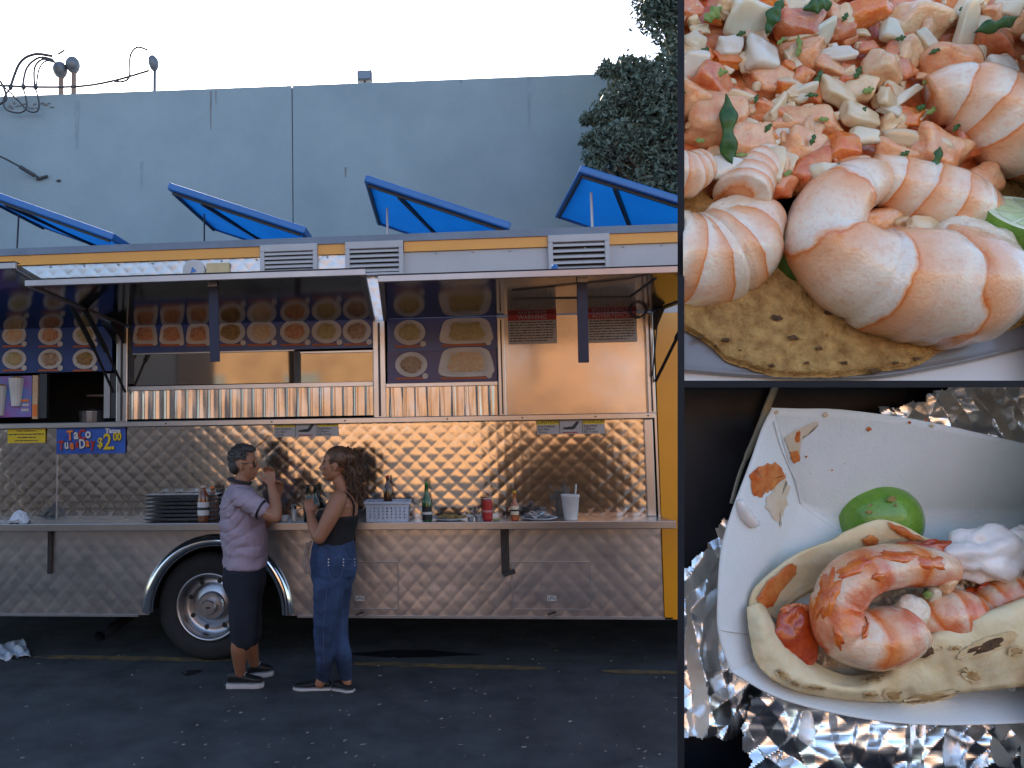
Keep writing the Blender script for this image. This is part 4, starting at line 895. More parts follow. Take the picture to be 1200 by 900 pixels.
displace(tp_, lambda p: .005*fbm(p.x*9,p.y*9,p.z*11,3))
stp = MB()
for sgn in (-1, 1):
    y = .105*sgn; stp.tube([V(q) for q in cr([tuple(mp(380,598,y*1.0-.02*sgn)), tuple(mp(390,581.5,y)), tuple(mp(400,576.5,y)), tuple(mp(409,581,y)), tuple(mp(415,592,y*.95)), tuple(mp(414,604,y*.9))], 6)], [(.005,.011)]*31, 8, up=(.3,0,1))
stp.build('shoulder_strap', blk, wom, smooth=True)
jn = MB()
loft(jn, [(mp(391,633), .136, .156), (mp(391,645), .148, .172), (mp(391,660), .156, .182), (mp(391,676), .148, .178), (mp(390,688), .12, .16)])
ball(jn, mp(404,664,-.075), V((.085,.09,.10)), 2); ball(jn, mp(404,664,.075), V((.085,.09,.10)), 2)
limb(jn, [mp(386,680,-.075), mp(383,715,-.08), mp(379,745,-.05), mp(380,768,-.01), V((nf.x+.005,nf.y+.01,.095))], [.108,.090,.066,.060,.046])
limb(jn, [mp(395,680,.075), mp(394,715,.075), mp(397,745,.05), mp(402,768,.03), V((ff.x,ff.y+.01,.095))], [.108,.090,.066,.060,.046])
jo = bakemods(jn.build('jeans', denim, wom, remesh=.008, sm=4))
displace(jo, lambda p: (.0045*fbm(p.x*10,p.y*10,p.z*16,3)+.003*sin(p.z*70+p.x*30)*max(0, fbm(p.x*4,p.y*4,p.z*4,2))))
sd_ = MB()
def front_of(ob, px, py):
    o = CAM-LOC[wom.name]; d = ray(px, py); ok, loc, nr_, _ = ob.ray_cast(o, d); return (loc+LOC[wom.name], nr_) if ok else (None, None)
bpy.context.view_layer.update()
for px in (385, 402.5, 415.5):
    for py in (655.5, 659, 662.5):
        q, nr_ = front_of(jo, px, py)
        if q: sd_.ico(q, .0055, 1)
sd_.build('pocket_stud', K['white'], jo)
for pts_ in ([(384,654),(402,654)], [(384,654),(385.5,672),(393,680),(401,672),(402,654)], [(407,655),(416,656)], [(383,690),(379,740),(380,790)]):
    q = [front_of(jo, *p)[0] for p in cr(pts_, 6)]; q = [p for p in q if p]
    if len(q) > 2: MB().tube(q, .0028, 5).build('seam', mat('stitch', (.06,.08,.16), .9), jo)
MB().tube([mp(360,636,-.15), mp(357,655,-.15), mp(358,672,-.15), mp(361,673,-.15), mp(361,650,-.14), mp(364,634,-.12)], .010, 6).build('hanging_lanyard', mat('lanyard', (.16,.10,.08), .7, col2=(.3,.22,.18), vs=60), wom)
shoe(wom, onz(388,808), onz(344,808), .06, K['black'], up_h=.055, solet=.018); shoe(wom, onz(391,808), onz(415,811), .06, K['black'], up_h=.055, solet=.016)
# ================================================================== the tall two-tier display case with giant food models
ZF = 2.2; SC = ZF/3.5                              # distance of the case; depths below are given at the size it would have 3.5 m away
def dp(px, py, w=0): return CAM+ray(px, py)*(ZF+w*SC)
def ppm(w): return (ZF+w*SC)/FPX
mat_world = mat
def mat(name, col, rough=.6, metal=0, vs=6, bs=80, bump=0, sr=(.02,.008,.004), **kw): return mat_world(name, col, rough, metal, vs=vs/SC, bs=bs/SC, bump=bump*SC, sr=tuple(x*SC for x in sr), **kw)
CC = lambda a, b: (CAM, (ray(*a)).cross(ray(*b)).normalized())
def cplane(a, b, inside):                          # plane along the sight line edge a-b; keeps the side of 'inside'
    n = ray(*a).cross(ray(*b)).normalized()
    if n.dot(ray(*inside)) > 0: n = -n
    return (CAM, n)
IN_T, IN_B = (1000,200), (1000,700)
CLT = [cplane((800.5,0),(800.5,900),IN_T), cplane((800,449.5),(1200,449.5),IN_T), cplane((1214,0),(1214,900),IN_T), cplane((800,-16),(1200,-16),IN_T)]
CLB = [cplane((800.5,0),(800.5,900),IN_B), cplane((800,450.5),(1200,450.5),IN_B), cplane((1214,0),(1214,900),IN_B), cplane((800,914),(1200,914),IN_B)]
frm = mat('case_frame', (.0065,.008,.013), .75, var=.05); cin = mat('case_lining', (.02,.022,.03), .7); lin = mat('bounce_lining', (.84,.77,.66), .7, var=.02)
base = dp(1000, 915, .3); case = thing('display_case', V((base.x, base.y, 0)), 'tall dark navy display case with two open tiers beside the truck', 'display case')
def fr_box(name, x0, x1, y0, y1, w0, w1, mt):
    q = [dp(x0,y1,w0), dp(x1,y1,w0), dp(x1,y1,w1), dp(x0,y1,w1), dp(x0,y0,w0), dp(x1,y0,w0), dp(x1,y0,w1), dp(x0,y0,w1)]
    return MB().hexa(q).build(name, mt, case)
WB = .62
fr_box('front_post', 794, 802, -26, 926, 0, .03, frm); fr_box('shelf_edge', 802, 1216, 446, 454, 0, .03, frm); fr_box('front_post', 1216, 1226, -26, 926, 0, .03, frm)
fr_box('top_edge', 802, 1216, -26, -17, 0, .03, frm); fr_box('bottom_edge', 802, 1216, 916, 926, 0, .03, frm)
fr_box('side_wall', 795.5, 797.5, -24, 924, .031, WB, frm); fr_box('bounce_side_lining', 797.8, 799, -24, 924, .031, WB-.004, lin); fr_box('side_wall', 1217, 1224, -24, 924, .031, WB, lin); fr_box('shelf', 799.2, 1216.8, 449.6, 450.4, .031, WB, lin); fr_box('bottom', 799.2, 1216.8, 917, 924, .031, WB, frm)  # pale lining, right wall and shelf added to bounce light onto the food
bk = MB().hexa([dp(795.5,924,WB), dp(1224,924,WB), dp(1224,924,WB+.02), dp(795.5,924,WB+.02), dp(795.5,-24,WB), dp(1224,-24,WB), dp(1224,-24,WB+.02), dp(795.5,-24,WB+.02)]).build('back_board', cin, case)
MB().hexa([dp(795.5,924,WB+.022), dp(1224,924,WB+.022), dp(1224,924,WB+.03), dp(795.5,924,WB+.03), dp(795.5,-24,WB+.022), dp(1224,-24,WB+.022), dp(1224,-24,WB+.03), dp(795.5,-24,WB+.03)]).build('warm_reflector_back', K['amber'], case)  # amber back added so the truck's steel mirrors a warm tone
for px in (830, 1190):
    for w in (.06, .5):
        p = dp(px, 926, w); MB().box(p.x-.025, p.x+.025, p.y-.025, p.y+.025, .0, p.z+.02).build('foot', frm, case)

# ---- food materials
def uvmat(name, stops, n_band, rough=.28, nz=.5, ns=7, sss=.25, bump=.004, bs=70, speck=None, sp=(.48,.72,.55)):
    M = bpy.data.materials.new(name); M.use_nodes = True; t = M.node_tree; L = t.links.new; b = t.nodes['Principled BSDF']
    uv = t.nodes.new('ShaderNodeUVMap'); sx = t.nodes.new('ShaderNodeSeparateXYZ'); L(uv.outputs[0], sx.inputs[0]); tc = t.nodes.new('ShaderNodeTexCoord')
    def N(s, d=4):
        q = t.nodes.new('ShaderNodeTexNoise'); q.inputs['Scale'].default_value = s/SC; q.inputs['Detail'].default_value = d; L(tc.outputs['Object'], q.inputs['Vector']); return q
    def mth(op, a, c):
        q = t.nodes.new('ShaderNodeMath'); q.operation = op
        for i, x in enumerate((a, c)):
            if hasattr(x, 'links'): L(x, q.inputs[i])
            else: q.inputs[i].default_value = x
        return q.outputs[0]
    u = mth('MULTIPLY', sx.outputs[0], n_band); d = mth('MULTIPLY', mth('SUBTRACT', N(ns).outputs['Fac'], .5), nz*2)
    fr_ = mth('FRACT', mth('ADD', u, d), 0)
    rp = t.nodes.new('ShaderNodeValToRGB'); e = rp.color_ramp.elements
    while len(e) > 1: e.remove(e[0])
    e[0].position = stops[0][0]; e[0].color = (*stops[0][1], 1)
    for p_, c in stops[1:]: x = e.new(p_); x.color = (*c, 1)
    L(fr_, rp.inputs[0])
    mx = t.nodes.new('ShaderNodeMixRGB'); mx.blend_type = 'MIX'; r2 = t.nodes.new('ShaderNodeValToRGB'); r2.color_ramp.elements[0].position = sp[0]; r2.color_ramp.elements[1].position = sp[1]
    L(N(4.5, 5).outputs['Fac'], r2.inputs[0]); k = mth('MULTIPLY', r2.outputs[0], sp[2]); L(k, mx.inputs[0]); 
    st_ = t.nodes.new('ShaderNodeMixRGB'); st_.blend_type = 'MULTIPLY'; L(rp.outputs[0], st_.inputs[1]); st_.inputs[2].default_value = (.90,.62,.45,1)
    r3 = t.nodes.new('ShaderNodeValToRGB'); r3.color_ramp.elements[0].position = .52; r3.color_ramp.elements[1].position = .66; L(N(38, 3).outputs['Fac'], r3.inputs[0]); L(mth('MULTIPLY', r3.outputs[0], .38), st_.inputs[0]); L(st_.outputs[0], mx.inputs[1]); mx.inputs[2].default_value = (*(speck or (.80,.30,.13)), 1)
    L(mx.outputs[0], b.inputs['Base Color']); b.inputs['Roughness'].default_value = rough; b.inputs['Subsurface Weight'].default_value = sss; b.inputs['Subsurface Radius'].default_value = (.03,.012,.008); b.inputs['Subsurface Scale'].default_value = 1
    bp = t.nodes.new('ShaderNodeBump'); bp.inputs['Distance'].default_value = bump*SC; L(N(bs, 6).outputs['Fac'], bp.inputs['Height']); L(bp.outputs[0], b.inputs['Normal']); b.inputs['Coat Weight'].default_value = .6; b.inputs['Coat Roughness'].default_value = .14
    return M
WH, PE, OR, DO = (.96,.84,.67), (.92,.50,.25), (.84,.29,.08), (.74,.17,.03)
shr1 = uvmat('shrimp_flesh', [(0,DO),(.022,OR),(.06,(.90,.42,.19)),(.28,(.93,.56,.33)),(.50,(.95,.72,.53)),(.78,WH),(.95,(.90,.80,.68)),(.985,PE),(1,OR)], 5.0, nz=.26, ns=4, rough=.2, sss=.15, sp=(.44,.66,.5), speck=(.86,.40,.20))
shr2 = uvmat('shrimp_saucy', [(0,DO),(.08,OR),(.22,(.84,.42,.22)),(.5,(.86,.58,.38)),(.78,(.86,.68,.50)),(.95,OR),(1,DO)], 5.0, nz=.3, rough=.14, speck=(.70,.10,.008), sp=(.48,.62,.80))
cut = mat('shrimp_cut', (.85,.66,.46), .3, col2=(.90,.80,.64), vs=9, bump=.02, bs=22, sss=.3, sr=(.05,.025,.015))
tom = [mat('tomato%d' % i, c, .13, col2=d, vs=11, bump=.012, bs=30, sss=.45, sr=(.08,.03,.015), coat=.9) for i, (c, d) in enumerate((((.66,.11,.022),(.86,.36,.14)), ((.80,.29,.11),(.93,.56,.30)), ((.72,.12,.008),(.88,.30,.05)), ((.87,.50,.25),(.93,.68,.42))))]
oni = [mat('onion%d' % i, c, .18, col2=d, vs=6, bump=.004, bs=18, sss=.25, sr=(.09,.07,.05), coat=.9, trans=.12) for i, (c, d) in enumerate((((.86,.72,.46),(.93,.84,.64)), ((.86,.60,.34),(.92,.76,.50)), ((.91,.83,.66),(.95,.90,.78))))]
cil = mat('cilantro_leaf', (.022,.075,.016), .4, col2=(.06,.15,.03), vs=14, bump=.004, bs=40); cil2 = mat('chopped_herb', (.16,.26,.05), .4, col2=(.28,.38,.10), vs=12)
rind = mat('lime_rind', (.10,.26,.02), .22, col2=(.19,.38,.03), vs=9, bump=.005, bs=60, coat=.5); pulp = mat('lime_pulp', (.52,.62,.28), .2, col2=(.66,.74,.42), vs=10, bump=.004, bs=30, sss=.4, sr=(.05,.06,.02), coat=.4); pith = mat('lime_pith', (.72,.76,.52), .5)
tost = mat('corn_tostada', (.27,.13,.03), .7, col2=(.56,.34,.11), vs=16, bump=.03, bs=30); char = mat('charred_spot', (.05,.025,.012), .8, col2=(.16,.08,.03), vs=30)
flour = mat('flour_tortilla', (.76,.59,.31), .65, col2=(.84,.73,.48), vs=7, bump=.010, bs=14, sss=.1); brownsp = mat('browned_spot', (.34,.16,.045), .7, col2=(.62,.43,.20), vs=22)
salsa = mat('red_salsa', (.36,.03,.005), .08, col2=(.58,.09,.012), vs=14, bump=.006, bs=22, coat=.7); crem = mat('crema', (.84,.80,.76), .12, bump=.006, bs=20, sss=.3, coat=.5)
fill = mat('shredded_filling', (.56,.42,.27), .5, col2=(.70,.60,.46), vs=18, bump=.012, bs=30); foil = mat('foil', (.95,.96,.98), .26, 1, var=.05, vs=6); card = mat('paperboard', (.75,.79,.79), .75, var=.03, vs=4, bump=.003, bs=60)
stain = mat('sauce_stain', (.52,.085,.010), .3, col2=(.70,.28,.08), vs=16); greas = mat('grease_mark', (.66,.52,.34), .5, col2=(.70,.62,.50), vs=14)

# ---- upper tier: shrimp tostada. floor depth grows towards the top of the picture
def wf(y): return .07+(446-y)*.00125
tbl = MB(); tbl.grid(30, 6, lambda u, v: dp(785+440*u, 395+60*v, wf(395+60*v)+.03)); tag(tbl.build('table_top', mat('pale_table', (.66,.64,.63), .5, var=.03), None, clip=CLT), 'pale table surface under the tostada plate', 'table')
pl_edge = [(780,434),(870,441.5),(960,445),(1030,443.5),(1100,432),(1160,419),(1230,400)]
def ridge(pts, x):
    for a, b in zip(pts, pts[1:]):
        if a[0] <= x <= b[0]: return a[1]+(b[1]-a[1])*(x-a[0])/(b[0]-a[0])
    return pts[-1][1]
ple = cr(pl_edge, 6)
pm = MB()
def plf(u, v):
    x = 785+440*u; e = ridge(ple, min(1229, max(781, x)))
    if v > .9: k = (v-.9)/.1; return dp(x, e-5+5*k, wf(e)-.02+.035*k*k)
    y = e-5-(1-v/.9)*140; return dp(x, y, wf(y)-.012+.0)
pm.grid(50, 30, plf); tag(pm.build('dinner_plate', mat('grey_plate', (.21,.20,.205), .3, var=.05, coat=.4), None, smooth=True, clip=CLT), 'grey dinner plate with pale rim under the tostada', 'plate')
ts = [(780,384),(802,388),(830,404),(852,424),(880,433),(905,441),(940,442.5),(985,442),(1030,436),(1065,431),(1085,424),(1098,414),(1130,403),(1165,392),(1230,372)]
tse = cr(ts, 5); tm_ = MB()
def tsf(u, v):
    x = 785+440*u; e = ridge(tse, min(1229, max(781, x)))+1.6*fbm(x*.09, 3, 0, 3)
    y = e-(1-v)*175; h = .035+.014*fbm(x*.03, y*.03, 0, 4)+.006*fbm(x*.12, y*.12, 2, 3)
    if v > .97: h *= .15
    return dp(x, y, wf(y)-.02-h)
tm_.grid(110, 50, tsf); tos = tag(tm_.build('tostada', tost, None, smooth=True, clip=CLT), 'crisp golden corn tostada under the plain shrimp', 'tostada')
RNG.seed(8)
for x, y, r in ((851,398,5.5),(839,405,2.2),(930,396,4.5),(975,364,5),(1027,435,5),(960,408,2.5),(868,410,2),(905,428,3),(1075,420,3),(1123,403,6),(990,425,4),(820,395,2),(910,372,4),(946,425,2.5),(1050,425,2)):
    w0 = wf(y)-.068; rs = RNG.uniform(.5,1.5); m_ = MB(); n = 14; ring = []
    for k in range(n):
        a = 2*pi*k/n; q = r*rs*(.6+.7*RNG.random()); ring.append((x+cos(a)*q*1.3, y+sin(a)*q*.7))
    m_.add([dp(px, py, w0) for px, py in ring]+[dp(x, y, w0-.004)]+[dp(px, py, w0+.03) for px, py in ring], [(n, k, (k+1)%n) for k in range(n)]+[(k, n+1+k, n+1+(k+1)%n, (k+1)%n) for k in range(n)]); o = m_.build('charred_spot', char, tos)

def shrimp(name, pts, label, clip, mt=None, cutend=None, seg=5.5, parent=None, group=None, flat=.92):
    # pts: px, py, depth, radius in px
    q = cr(pts, 14); n = 28; m_ = MB(); L = len(q); P3 = []; Rr = []
    for i, (x, y, w, r) in enumerate(q):
        u = i/(L-1); e = min(1, (u/.05))**.5 if u < .05 else 1
        if u > .96: e = max(.15, ((1-u)/.04))**.45
        sgm = (u*seg) % 1; bul = .95+.10*min(1, sgm/.07)*(1-.35*sgm)
        P3.append(dp(x, y, w)); Rr.append(r*ppm(w)*e*bul)
    m_.tube(P3, [(r, r*flat) for r in Rr], n, up=-FW)
    c0 = P3[L//2]
    for i, v in enumerate(m_.v): m_.v[i] = v+(v-P3[min(L-1, i//n)])*.05*fbm(v.x*9/SC, v.y*9/SC, v.z*9/SC, 3)
    t = thing(name, c0, label, 'shrimp', group)
    m_.build('flesh', mt or shr1, t, smooth=True, clip=clip)
    if cutend:
        x, y, w, rx, ry = cutend; s_ = ppm(w); k = MB(); c = dp(x, y, w)
        bm = bmesh.new(); bmesh.ops.create_icosphere(bm, subdivisions=4, radius=1); vs_ = []
        for v in bm.verts: f_ = 1+.11*fbm(v.co.x*2+x, v.co.y*2, v.co.z*2, 4); vs_.append(c+(RT*v.co.x*rx*s_+UP*v.co.y*ry*s_+FW*v.co.z*min(rx,ry)*.8*s_)*f_)
        k.add(vs_, [[v.index for v in f.verts] for f in bm.faces]); bm.free(); k.build('cut_end', cut, t, smooth=True, clip=clip)
    return t
G1 = 'shrimp on the tostada'
shrimp('shrimp', [(1035,210,.22,20),(1008,216,.18,32),(976,240,.13,40),(968,282,.09,47),(1004,318,.06,58),(1060,334,.05,70),(1112,338,.06,74),(1152,336,.10,62)], 'largest curled shrimp in the middle of the tostada, cut end right', CLT, cutend=(1132,306,.05,56,50), group=G1, seg=5)
shrimp('shrimp', [(905,190,.26,26),(880,208,.22,30),(868,232,.17,34)], 'orange shrimp tucked under the salsa at the left edge', CLT, group=G1, seg=2)
shrimp('shrimp', [(912,250,.20,16),(890,262,.20,36),(860,290,.21,56),(818,308,.225,60),(770,300,.225,60)], 'fat striped shrimp cut off by the left edge', CLT, cutend=(868,255,.19,44,26), group=G1, seg=3.4)
shrimp('shrimp', [(1010,205,.24,26),(1055,218,.21,34),(1100,236,.19,42),(1135,248,.19,38),(1165,252,.2,20)], 'pale shrimp lying behind the largest one', CLT, group=G1, seg=3)
shrimp('shrimp', [(1085,120,.33,30),(1120,112,.28,38),(1160,128,.24,46),(1200,160,.22,50),(1240,170,.22,50)], 'striped shrimp at the right edge under the chopped tomato', CLT, group=G1, seg=3.6)
shrimp('shrimp', [(770,200,.18,34),(800,205,.17,30),(826,192,.2,20)], 'small pale piece of shrimp low at the left edge', CLT, group=G1, seg=2)
def chunk(name, px, py, w, sx, sy, rot, mt, label, grp, clip, sd=0, rough=.10, sq=.42, depth=.8, cat=None, sub=2):
    bm = bmesh.new(); bmesh.ops.create_cube(bm, size=2); bmesh.ops.subdivide_edges(bm, edges=bm.edges[:], cuts=3, use_grid_fill=True)
    RNG.seed(sd*31+int(px*3+py*7)); s_ = ppm(w); off = RNG.random()*99; vs_ = []
    tilt = Matrix.Rotation(RNG.uniform(-.5,.5), 3, 'X') @ Matrix.Rotation(RNG.uniform(-.5,.5), 3, 'Y'); rz = Matrix.Rotation(rot, 3, 'Z')
    tp1, tp2 = RNG.uniform(-.25,.25), RNG.uniform(-.25,.25); c = dp(px, py, w)
    for v in bm.verts:
        p = v.co.copy(); l = p.length; g = p.normalized(); p = p.lerp(g*1.25, sq); k = 1+rough*2.2*fbm(g.x*1.4+off, g.y*1.4, g.z*1.4, 3)
        p *= k; p.x *= 1+tp1*p.y; p.y *= 1+tp2*p.x
        p = rz @ (tilt @ V((p.x*sx*.46, p.y*sy*.46, p.z*min(sx,sy)*.46*depth))); vs_.append((RT*p.x+UP*p.y-FW*p.z)*s_)
    fs = [[v.index for v in f.verts] for f in bm.faces]; bm.free()
    m_ = MB().add([c+v for v in vs_], fs); o = m_.build(name, mt, None, smooth=True, clip=clip, origin=c if not clip else None)
    if clip:
        o.data.transform(Matrix.Translation(-c)); o.location = c; LOC[o.name] = c
    else: pass
    q = o.modifiers.new('u', 'SUBSURF'); q.levels = q.render_levels = 1
    return tag(o, label, cat, grp)
def wp(y): return .20+(230-y)*.00135              # depth of the heap of salsa
mound = MB(); mound.grid(60, 40, lambda u, v: dp(780+440*u, -20+250*v, wp(-20+250*v)+.045+.03*fbm(u*9, v*6, 0, 4)+(.10*max(0, v-.8)/.2)))
tag(mound.build('salsa_heap', tom[0], None, smooth=True, clip=CLT), 'wet red heap of juices under the chopped salsa', 'salsa', kind='stuff')
TL, OL = 'tiny loose tomato scrap filling gaps in the chopped salsa', 'tiny loose onion scrap filling gaps in the chopped salsa'
ON = [(879,24,60,44,.2,0),(855,56,30,26,.05,2),(891,65,38,42,.1,2),(814,50,28,24,.5,0),(810,80,36,42,.3,2),(983,63,42,17,.0,2),(1044,36,25,28,.1,0),(1131,38,22,72,.1,0),(1090,52,16,46,-.7,0),(1172,79,38,32,-.1,2),(1064,110,40,11,-.6,0),(981,109,50,32,.1,1),(1012,160,36,20,.1,0),(1077,164,72,20,.25,1),(978,208,56,36,-.1,0),(853,197,48,28,.1,2),(896,195,46,44,.2,1),(1009,137,52,30,.2,1),(1084,266,46,26,.1,1),(1180,10,30,18,.3,0),(1040,118,30,22,.4,1),(925,8,36,16,.2,1),(1105,20,30,16,.3,1),(1150,60,20,12,.7,0)]
TO = [(933,30,58,42,.1,0),(937,65,52,40,.1,1),(906,99,70,40,.05,1),(834,96,62,44,.2,0),(838,143,70,66,.3,1),(933,143,90,40,.1,1),(875,164,62,42,-.1,1),(940,171,62,42,.1,1),(940,205,56,46,.1,0),(985,174,44,42,.2,2),(1063,140,34,28,.2,2),(1108,79,84,56,-.2,1),(1002,20,78,38,-.4,2),(981,38,38,32,.4,0),(1077,27,70,52,.2,3),(1033,82,50,50,.3,3),(974,82,56,28,.1,1),(1043,150,32,38,.1,3),(1097,178,72,54,.2,1),(1131,168,38,50,.0,0),(1152,212,42,40,.6,1),(1162,48,56,40,.2,0),(806,14,36,32,.1,0),(1065,65,50,36,.2,3),(1140,112,50,34,.2,1),(895,130,60,30,.1,0),(1190,30,36,40,.1,1),(1005,105,40,34,.3,3),(910,215,46,38,.3,0),(860,120,46,30,.3,0),(1000,195,40,30,.2,1),(1050,185,48,34,.1,1),(1135,145,40,30,.2,1),(815,120,40,40,.1,1),(955,115,40,28,.2,0),(1025,8,50,24,.2,3),(1110,5,50,20,.2,0)]
MARKS = [(855,155,'the longest cilantro leaf'),(879,24,'the big onion at top left'),(1166,30,'the long cilantro leaf at top right'),(1160,130,'the striped shrimp at the right edge'),(1050,225,'the pale shrimp behind'),(957,8,'the broad cilantro leaf at the top edge'),(1096,190,'the dark leaf above the pale shrimp'),(985,174,'the orange skinned tomato in the centre'),(1002,20,'the long orange tomato at the top'),(868,215,'the orange shrimp at the left')]
USED = set()
def lab_of(kind, col, x, y, size):
    sz = 'large' if size > 55 else 'medium' if size > 34 else 'small'
    for mx, my, nm in sorted(MARKS, key=lambda q: (q[0]-x)**2+(q[1]-y)**2):
        dx, dy = x-mx, y-my
        if abs(dx)+abs(dy) < 6: continue
        rel = ('above' if dy < 0 else 'below') if abs(dy) > 1.8*abs(dx) else ('left of' if dx < 0 else 'right of') if abs(dx) > 1.8*abs(dy) else ('up' if dy < 0 else 'down')+(' and left of' if dx < 0 else ' and right of')
        near = 'just ' if dx*dx+dy*dy < 55**2 else 'farther '
        l = '%s %s diced %s %s%s %s' % (sz, col, kind, near, rel, nm)
        if l not in USED and len(l.split()) <= 16: USED.add(l); return l
    return '%s %s diced %s piece among the chopped salsa' % (sz, col, kind)
for i, (x, y, a, b_, r, k) in enumerate(TO): chunk('tomato_piece', x, y, wp(y)-.01+.02*((i*7) % 3-1), a*.92, b_*.92, -r, tom[k], lab_of('tomato', ('deep red','pinkish','orange skinned','pale pink')[k], x, y, a), 'diced tomato of the salsa', CLT, i, .24, .42, cat='tomato')
for i, (x, y, a, b_, r, k) in enumerate(ON): chunk('onion_piece', x, y, wp(y)-.055, a, b_, -r, oni[k], lab_of('onion', ('translucent','yellowish','white')[k], x, y, a), 'diced onion of the salsa', CLT, i+60, .16, .26, .6, cat='onion')
for i, (x, y, w, a, b_, r, k) in enumerate(((1030,262,.23,60,34,.2,1),(1068,262,.19,40,24,.4,3),(1000,225,.2,44,26,.2,1))): chunk('tomato_piece', x, y, w, a, b_, r, tom[k], ('pinkish tomato piece in the hollow of the largest shrimp','pale tomato piece between the largest and the pale shrimp','pinkish tomato piece on top of the largest shrimp')[i], 'diced tomato of the salsa', CLT, i+40, .2, .26, cat='tomato')
RNG.seed(78)
for i in range(70):
    x, y = RNG.uniform(798,1200), RNG.uniform(-10,208)
    if x > 1080 and y > 100: continue
    k = RNG.choice((0,1,1,2,3)); a = RNG.uniform(24,40); chunk('tomato_piece' if i % 3 else 'onion_piece', x, y, wp(y)-.035, a, a*RNG.uniform(.5,.8), RNG.uniform(-1.2,1.2), tom[k] if i % 3 else oni[k % 2], lab_of('tomato' if i % 3 else 'onion', (('deep red','pinkish','orange skinned','pale pink')[k % 4] if i % 3 else ('translucent','yellowish')[k % 2]), x, y, a), 'diced tomato of the salsa' if i % 3 else 'diced onion of the salsa', CLT, i+800, .22, .2, .6, cat='tomato' if i % 3 else 'onion'); RNG.seed(1500+i)
RNG.seed(77)
for i in range(170):
    x, y = RNG.uniform(795,1205), RNG.uniform(-12,212)
    if x > 1060 and y > 110 and RNG.random() < .8: continue
    if RNG.random() < .6: chunk('tomato_piece', x, y, wp(y)-.02+RNG.uniform(-.02,.02), RNG.uniform(12,26), RNG.uniform(9,18), RNG.uniform(-.8,.8), tom[RNG.choice((0,1,1,2,3,3))], TL, 'diced tomato of the salsa', CLT, i+200, .2, .3, cat='tomato')
    else: chunk('onion_piece', x, y, wp(y)-.04+RNG.uniform(-.01,.01), RNG.uniform(10,22), RNG.uniform(6,13), RNG.uniform(-1,1), oni[RNG.choice((0,1,1))], OL, 'diced onion of the salsa', CLT, i+300, .12, .2, .6, cat='onion')
    RNG.seed(500+i)
def leaf_strip(px, py, L, wd, rot, label, mt=cil, bend=.35, grp='cilantro in the salsa'):
    w = wp(py)-(.13 if L > 30 else .095); s_ = ppm(w); c = dp(px, py, w); x = RT*cos(rot)+UP*sin(rot); y = -RT*sin(rot)+UP*cos(rot); m_ = MB()
    def fn(u, v):
        t_ = u*2-1; prof = (1-abs(t_)**3)*(.75+.25*sin(u*14+px)); b_ = bend*sin(t_*2.4+px)*.25
        return c+(x*(t_*L/2)+y*((v-.5)*wd*prof+b_*L*.4)-FW*(.12*wd*cos((v-.5)*3)+.15*L*cos(t_*1.5)*.5+.06*wd*sin(u*22)))*s_
    m_.grid(18, 6, fn); o = m_.build('cilantro_leaf', mt, None, smooth=True, clip=CLT, solid=.003*SC); o.data.transform(Matrix.Translation(-c)); o.location = c
    return tag(o, label, 'herb', grp)
leaf_strip(852,155,88,24,-1.45,'longest dark cilantro leaf hanging down at the left of the salsa')
leaf_strip(906,20,44,20,1.1,'cilantro leaf beside the big onion at the top left'); leaf_strip(957,8,34,22,.2,'broad cilantro leaf at the top edge of the salsa'); leaf_strip(1166,30,54,18,.4,'long cilantro leaf at the top right of the salsa'); leaf_strip(1096,190,36,14,1.4,'dark cilantro leaf above the pale shrimp')
for x, y, l, wd, r, k in ((835,17,26,18,.6,1),(935,54,26,8,1.5,1),(842,86,22,11,.1,1),(958,92,22,8,1.2,0),(1005,85,16,9,1,0),(1017,106,14,9,.2,1),(1079,126,12,9,.4,0),(1125,85,22,8,-.3,0),(1096,60,18,6,.5,0),(952,164,14,7,1.3,0),(886,116,11,6,1.2,0),(951,112,16,6,.1,0),(923,203,10,7,.5,1),(1091,130,14,8,.7,1),(870,182,20,5,.1,1),(806,104,14,9,1.0,0),(868,40,12,7,.3,0),(915,48,13,6,.8,1),(990,20,11,7,1.1,0),(1055,45,13,7,.2,0),(1085,95,12,6,.9,1),(1040,70,12,7,.5,0),(1150,95,12,7,.2,0),(1010,130,14,6,.7,0),(965,140,12,7,.1,1),(900,150,12,7,.9,0),(1060,180,12,7,.4,0),(825,60,13,8,.6,0),(1130,10,14,8,.3,0),(980,195,11,6,.6,0),(820,165,12,7,.2,1),(1120,150,12,7,.8,0)):
    leaf_strip(x, y, l, wd, r, 'small chopped cilantro scrap in the salsa', cil2 if k else cil)
# lime wedges
lm = thing('lime_wedge', dp(1200,265,.2), 'cut lime wedge with pale rim at the right edge of the tostada', 'lime'); s_ = ppm(.02); c = dp(1209, 252, .0)
m_ = MB(); ax1 = (RT*-.35+UP*.80-FW*.45).normalized(); e1 = (UP*.45-FW*-.1+RT*.75); nrm = (-FW*.56+UP*.64+RT*.02).normalized(); e1 = nrm.orthogonal().normalized(); e2 = nrm.cross(e1)
def disc(m_, r0, r1, h0, h1, n=40): m_.add([c+(e1*cos(2*pi*k/n)+e2*sin(2*pi*k/n))*r0*s_+nrm*h0*s_ for k in range(n)]+[c+(e1*cos(2*pi*k/n)+e2*sin(2*pi*k/n))*r1*s_+nrm*h1*s_ for k in range(n)], [(k, (k+1)%n, n+(k+1)%n, n+k) for k in range(n)])
for i in range(8): a0, a1 = pi/2*i/8, pi/2*(i+1)/8; disc(m_, 47*cos(a0), 47*cos(a1)+.001, -50*sin(a0), -50*sin(a1))
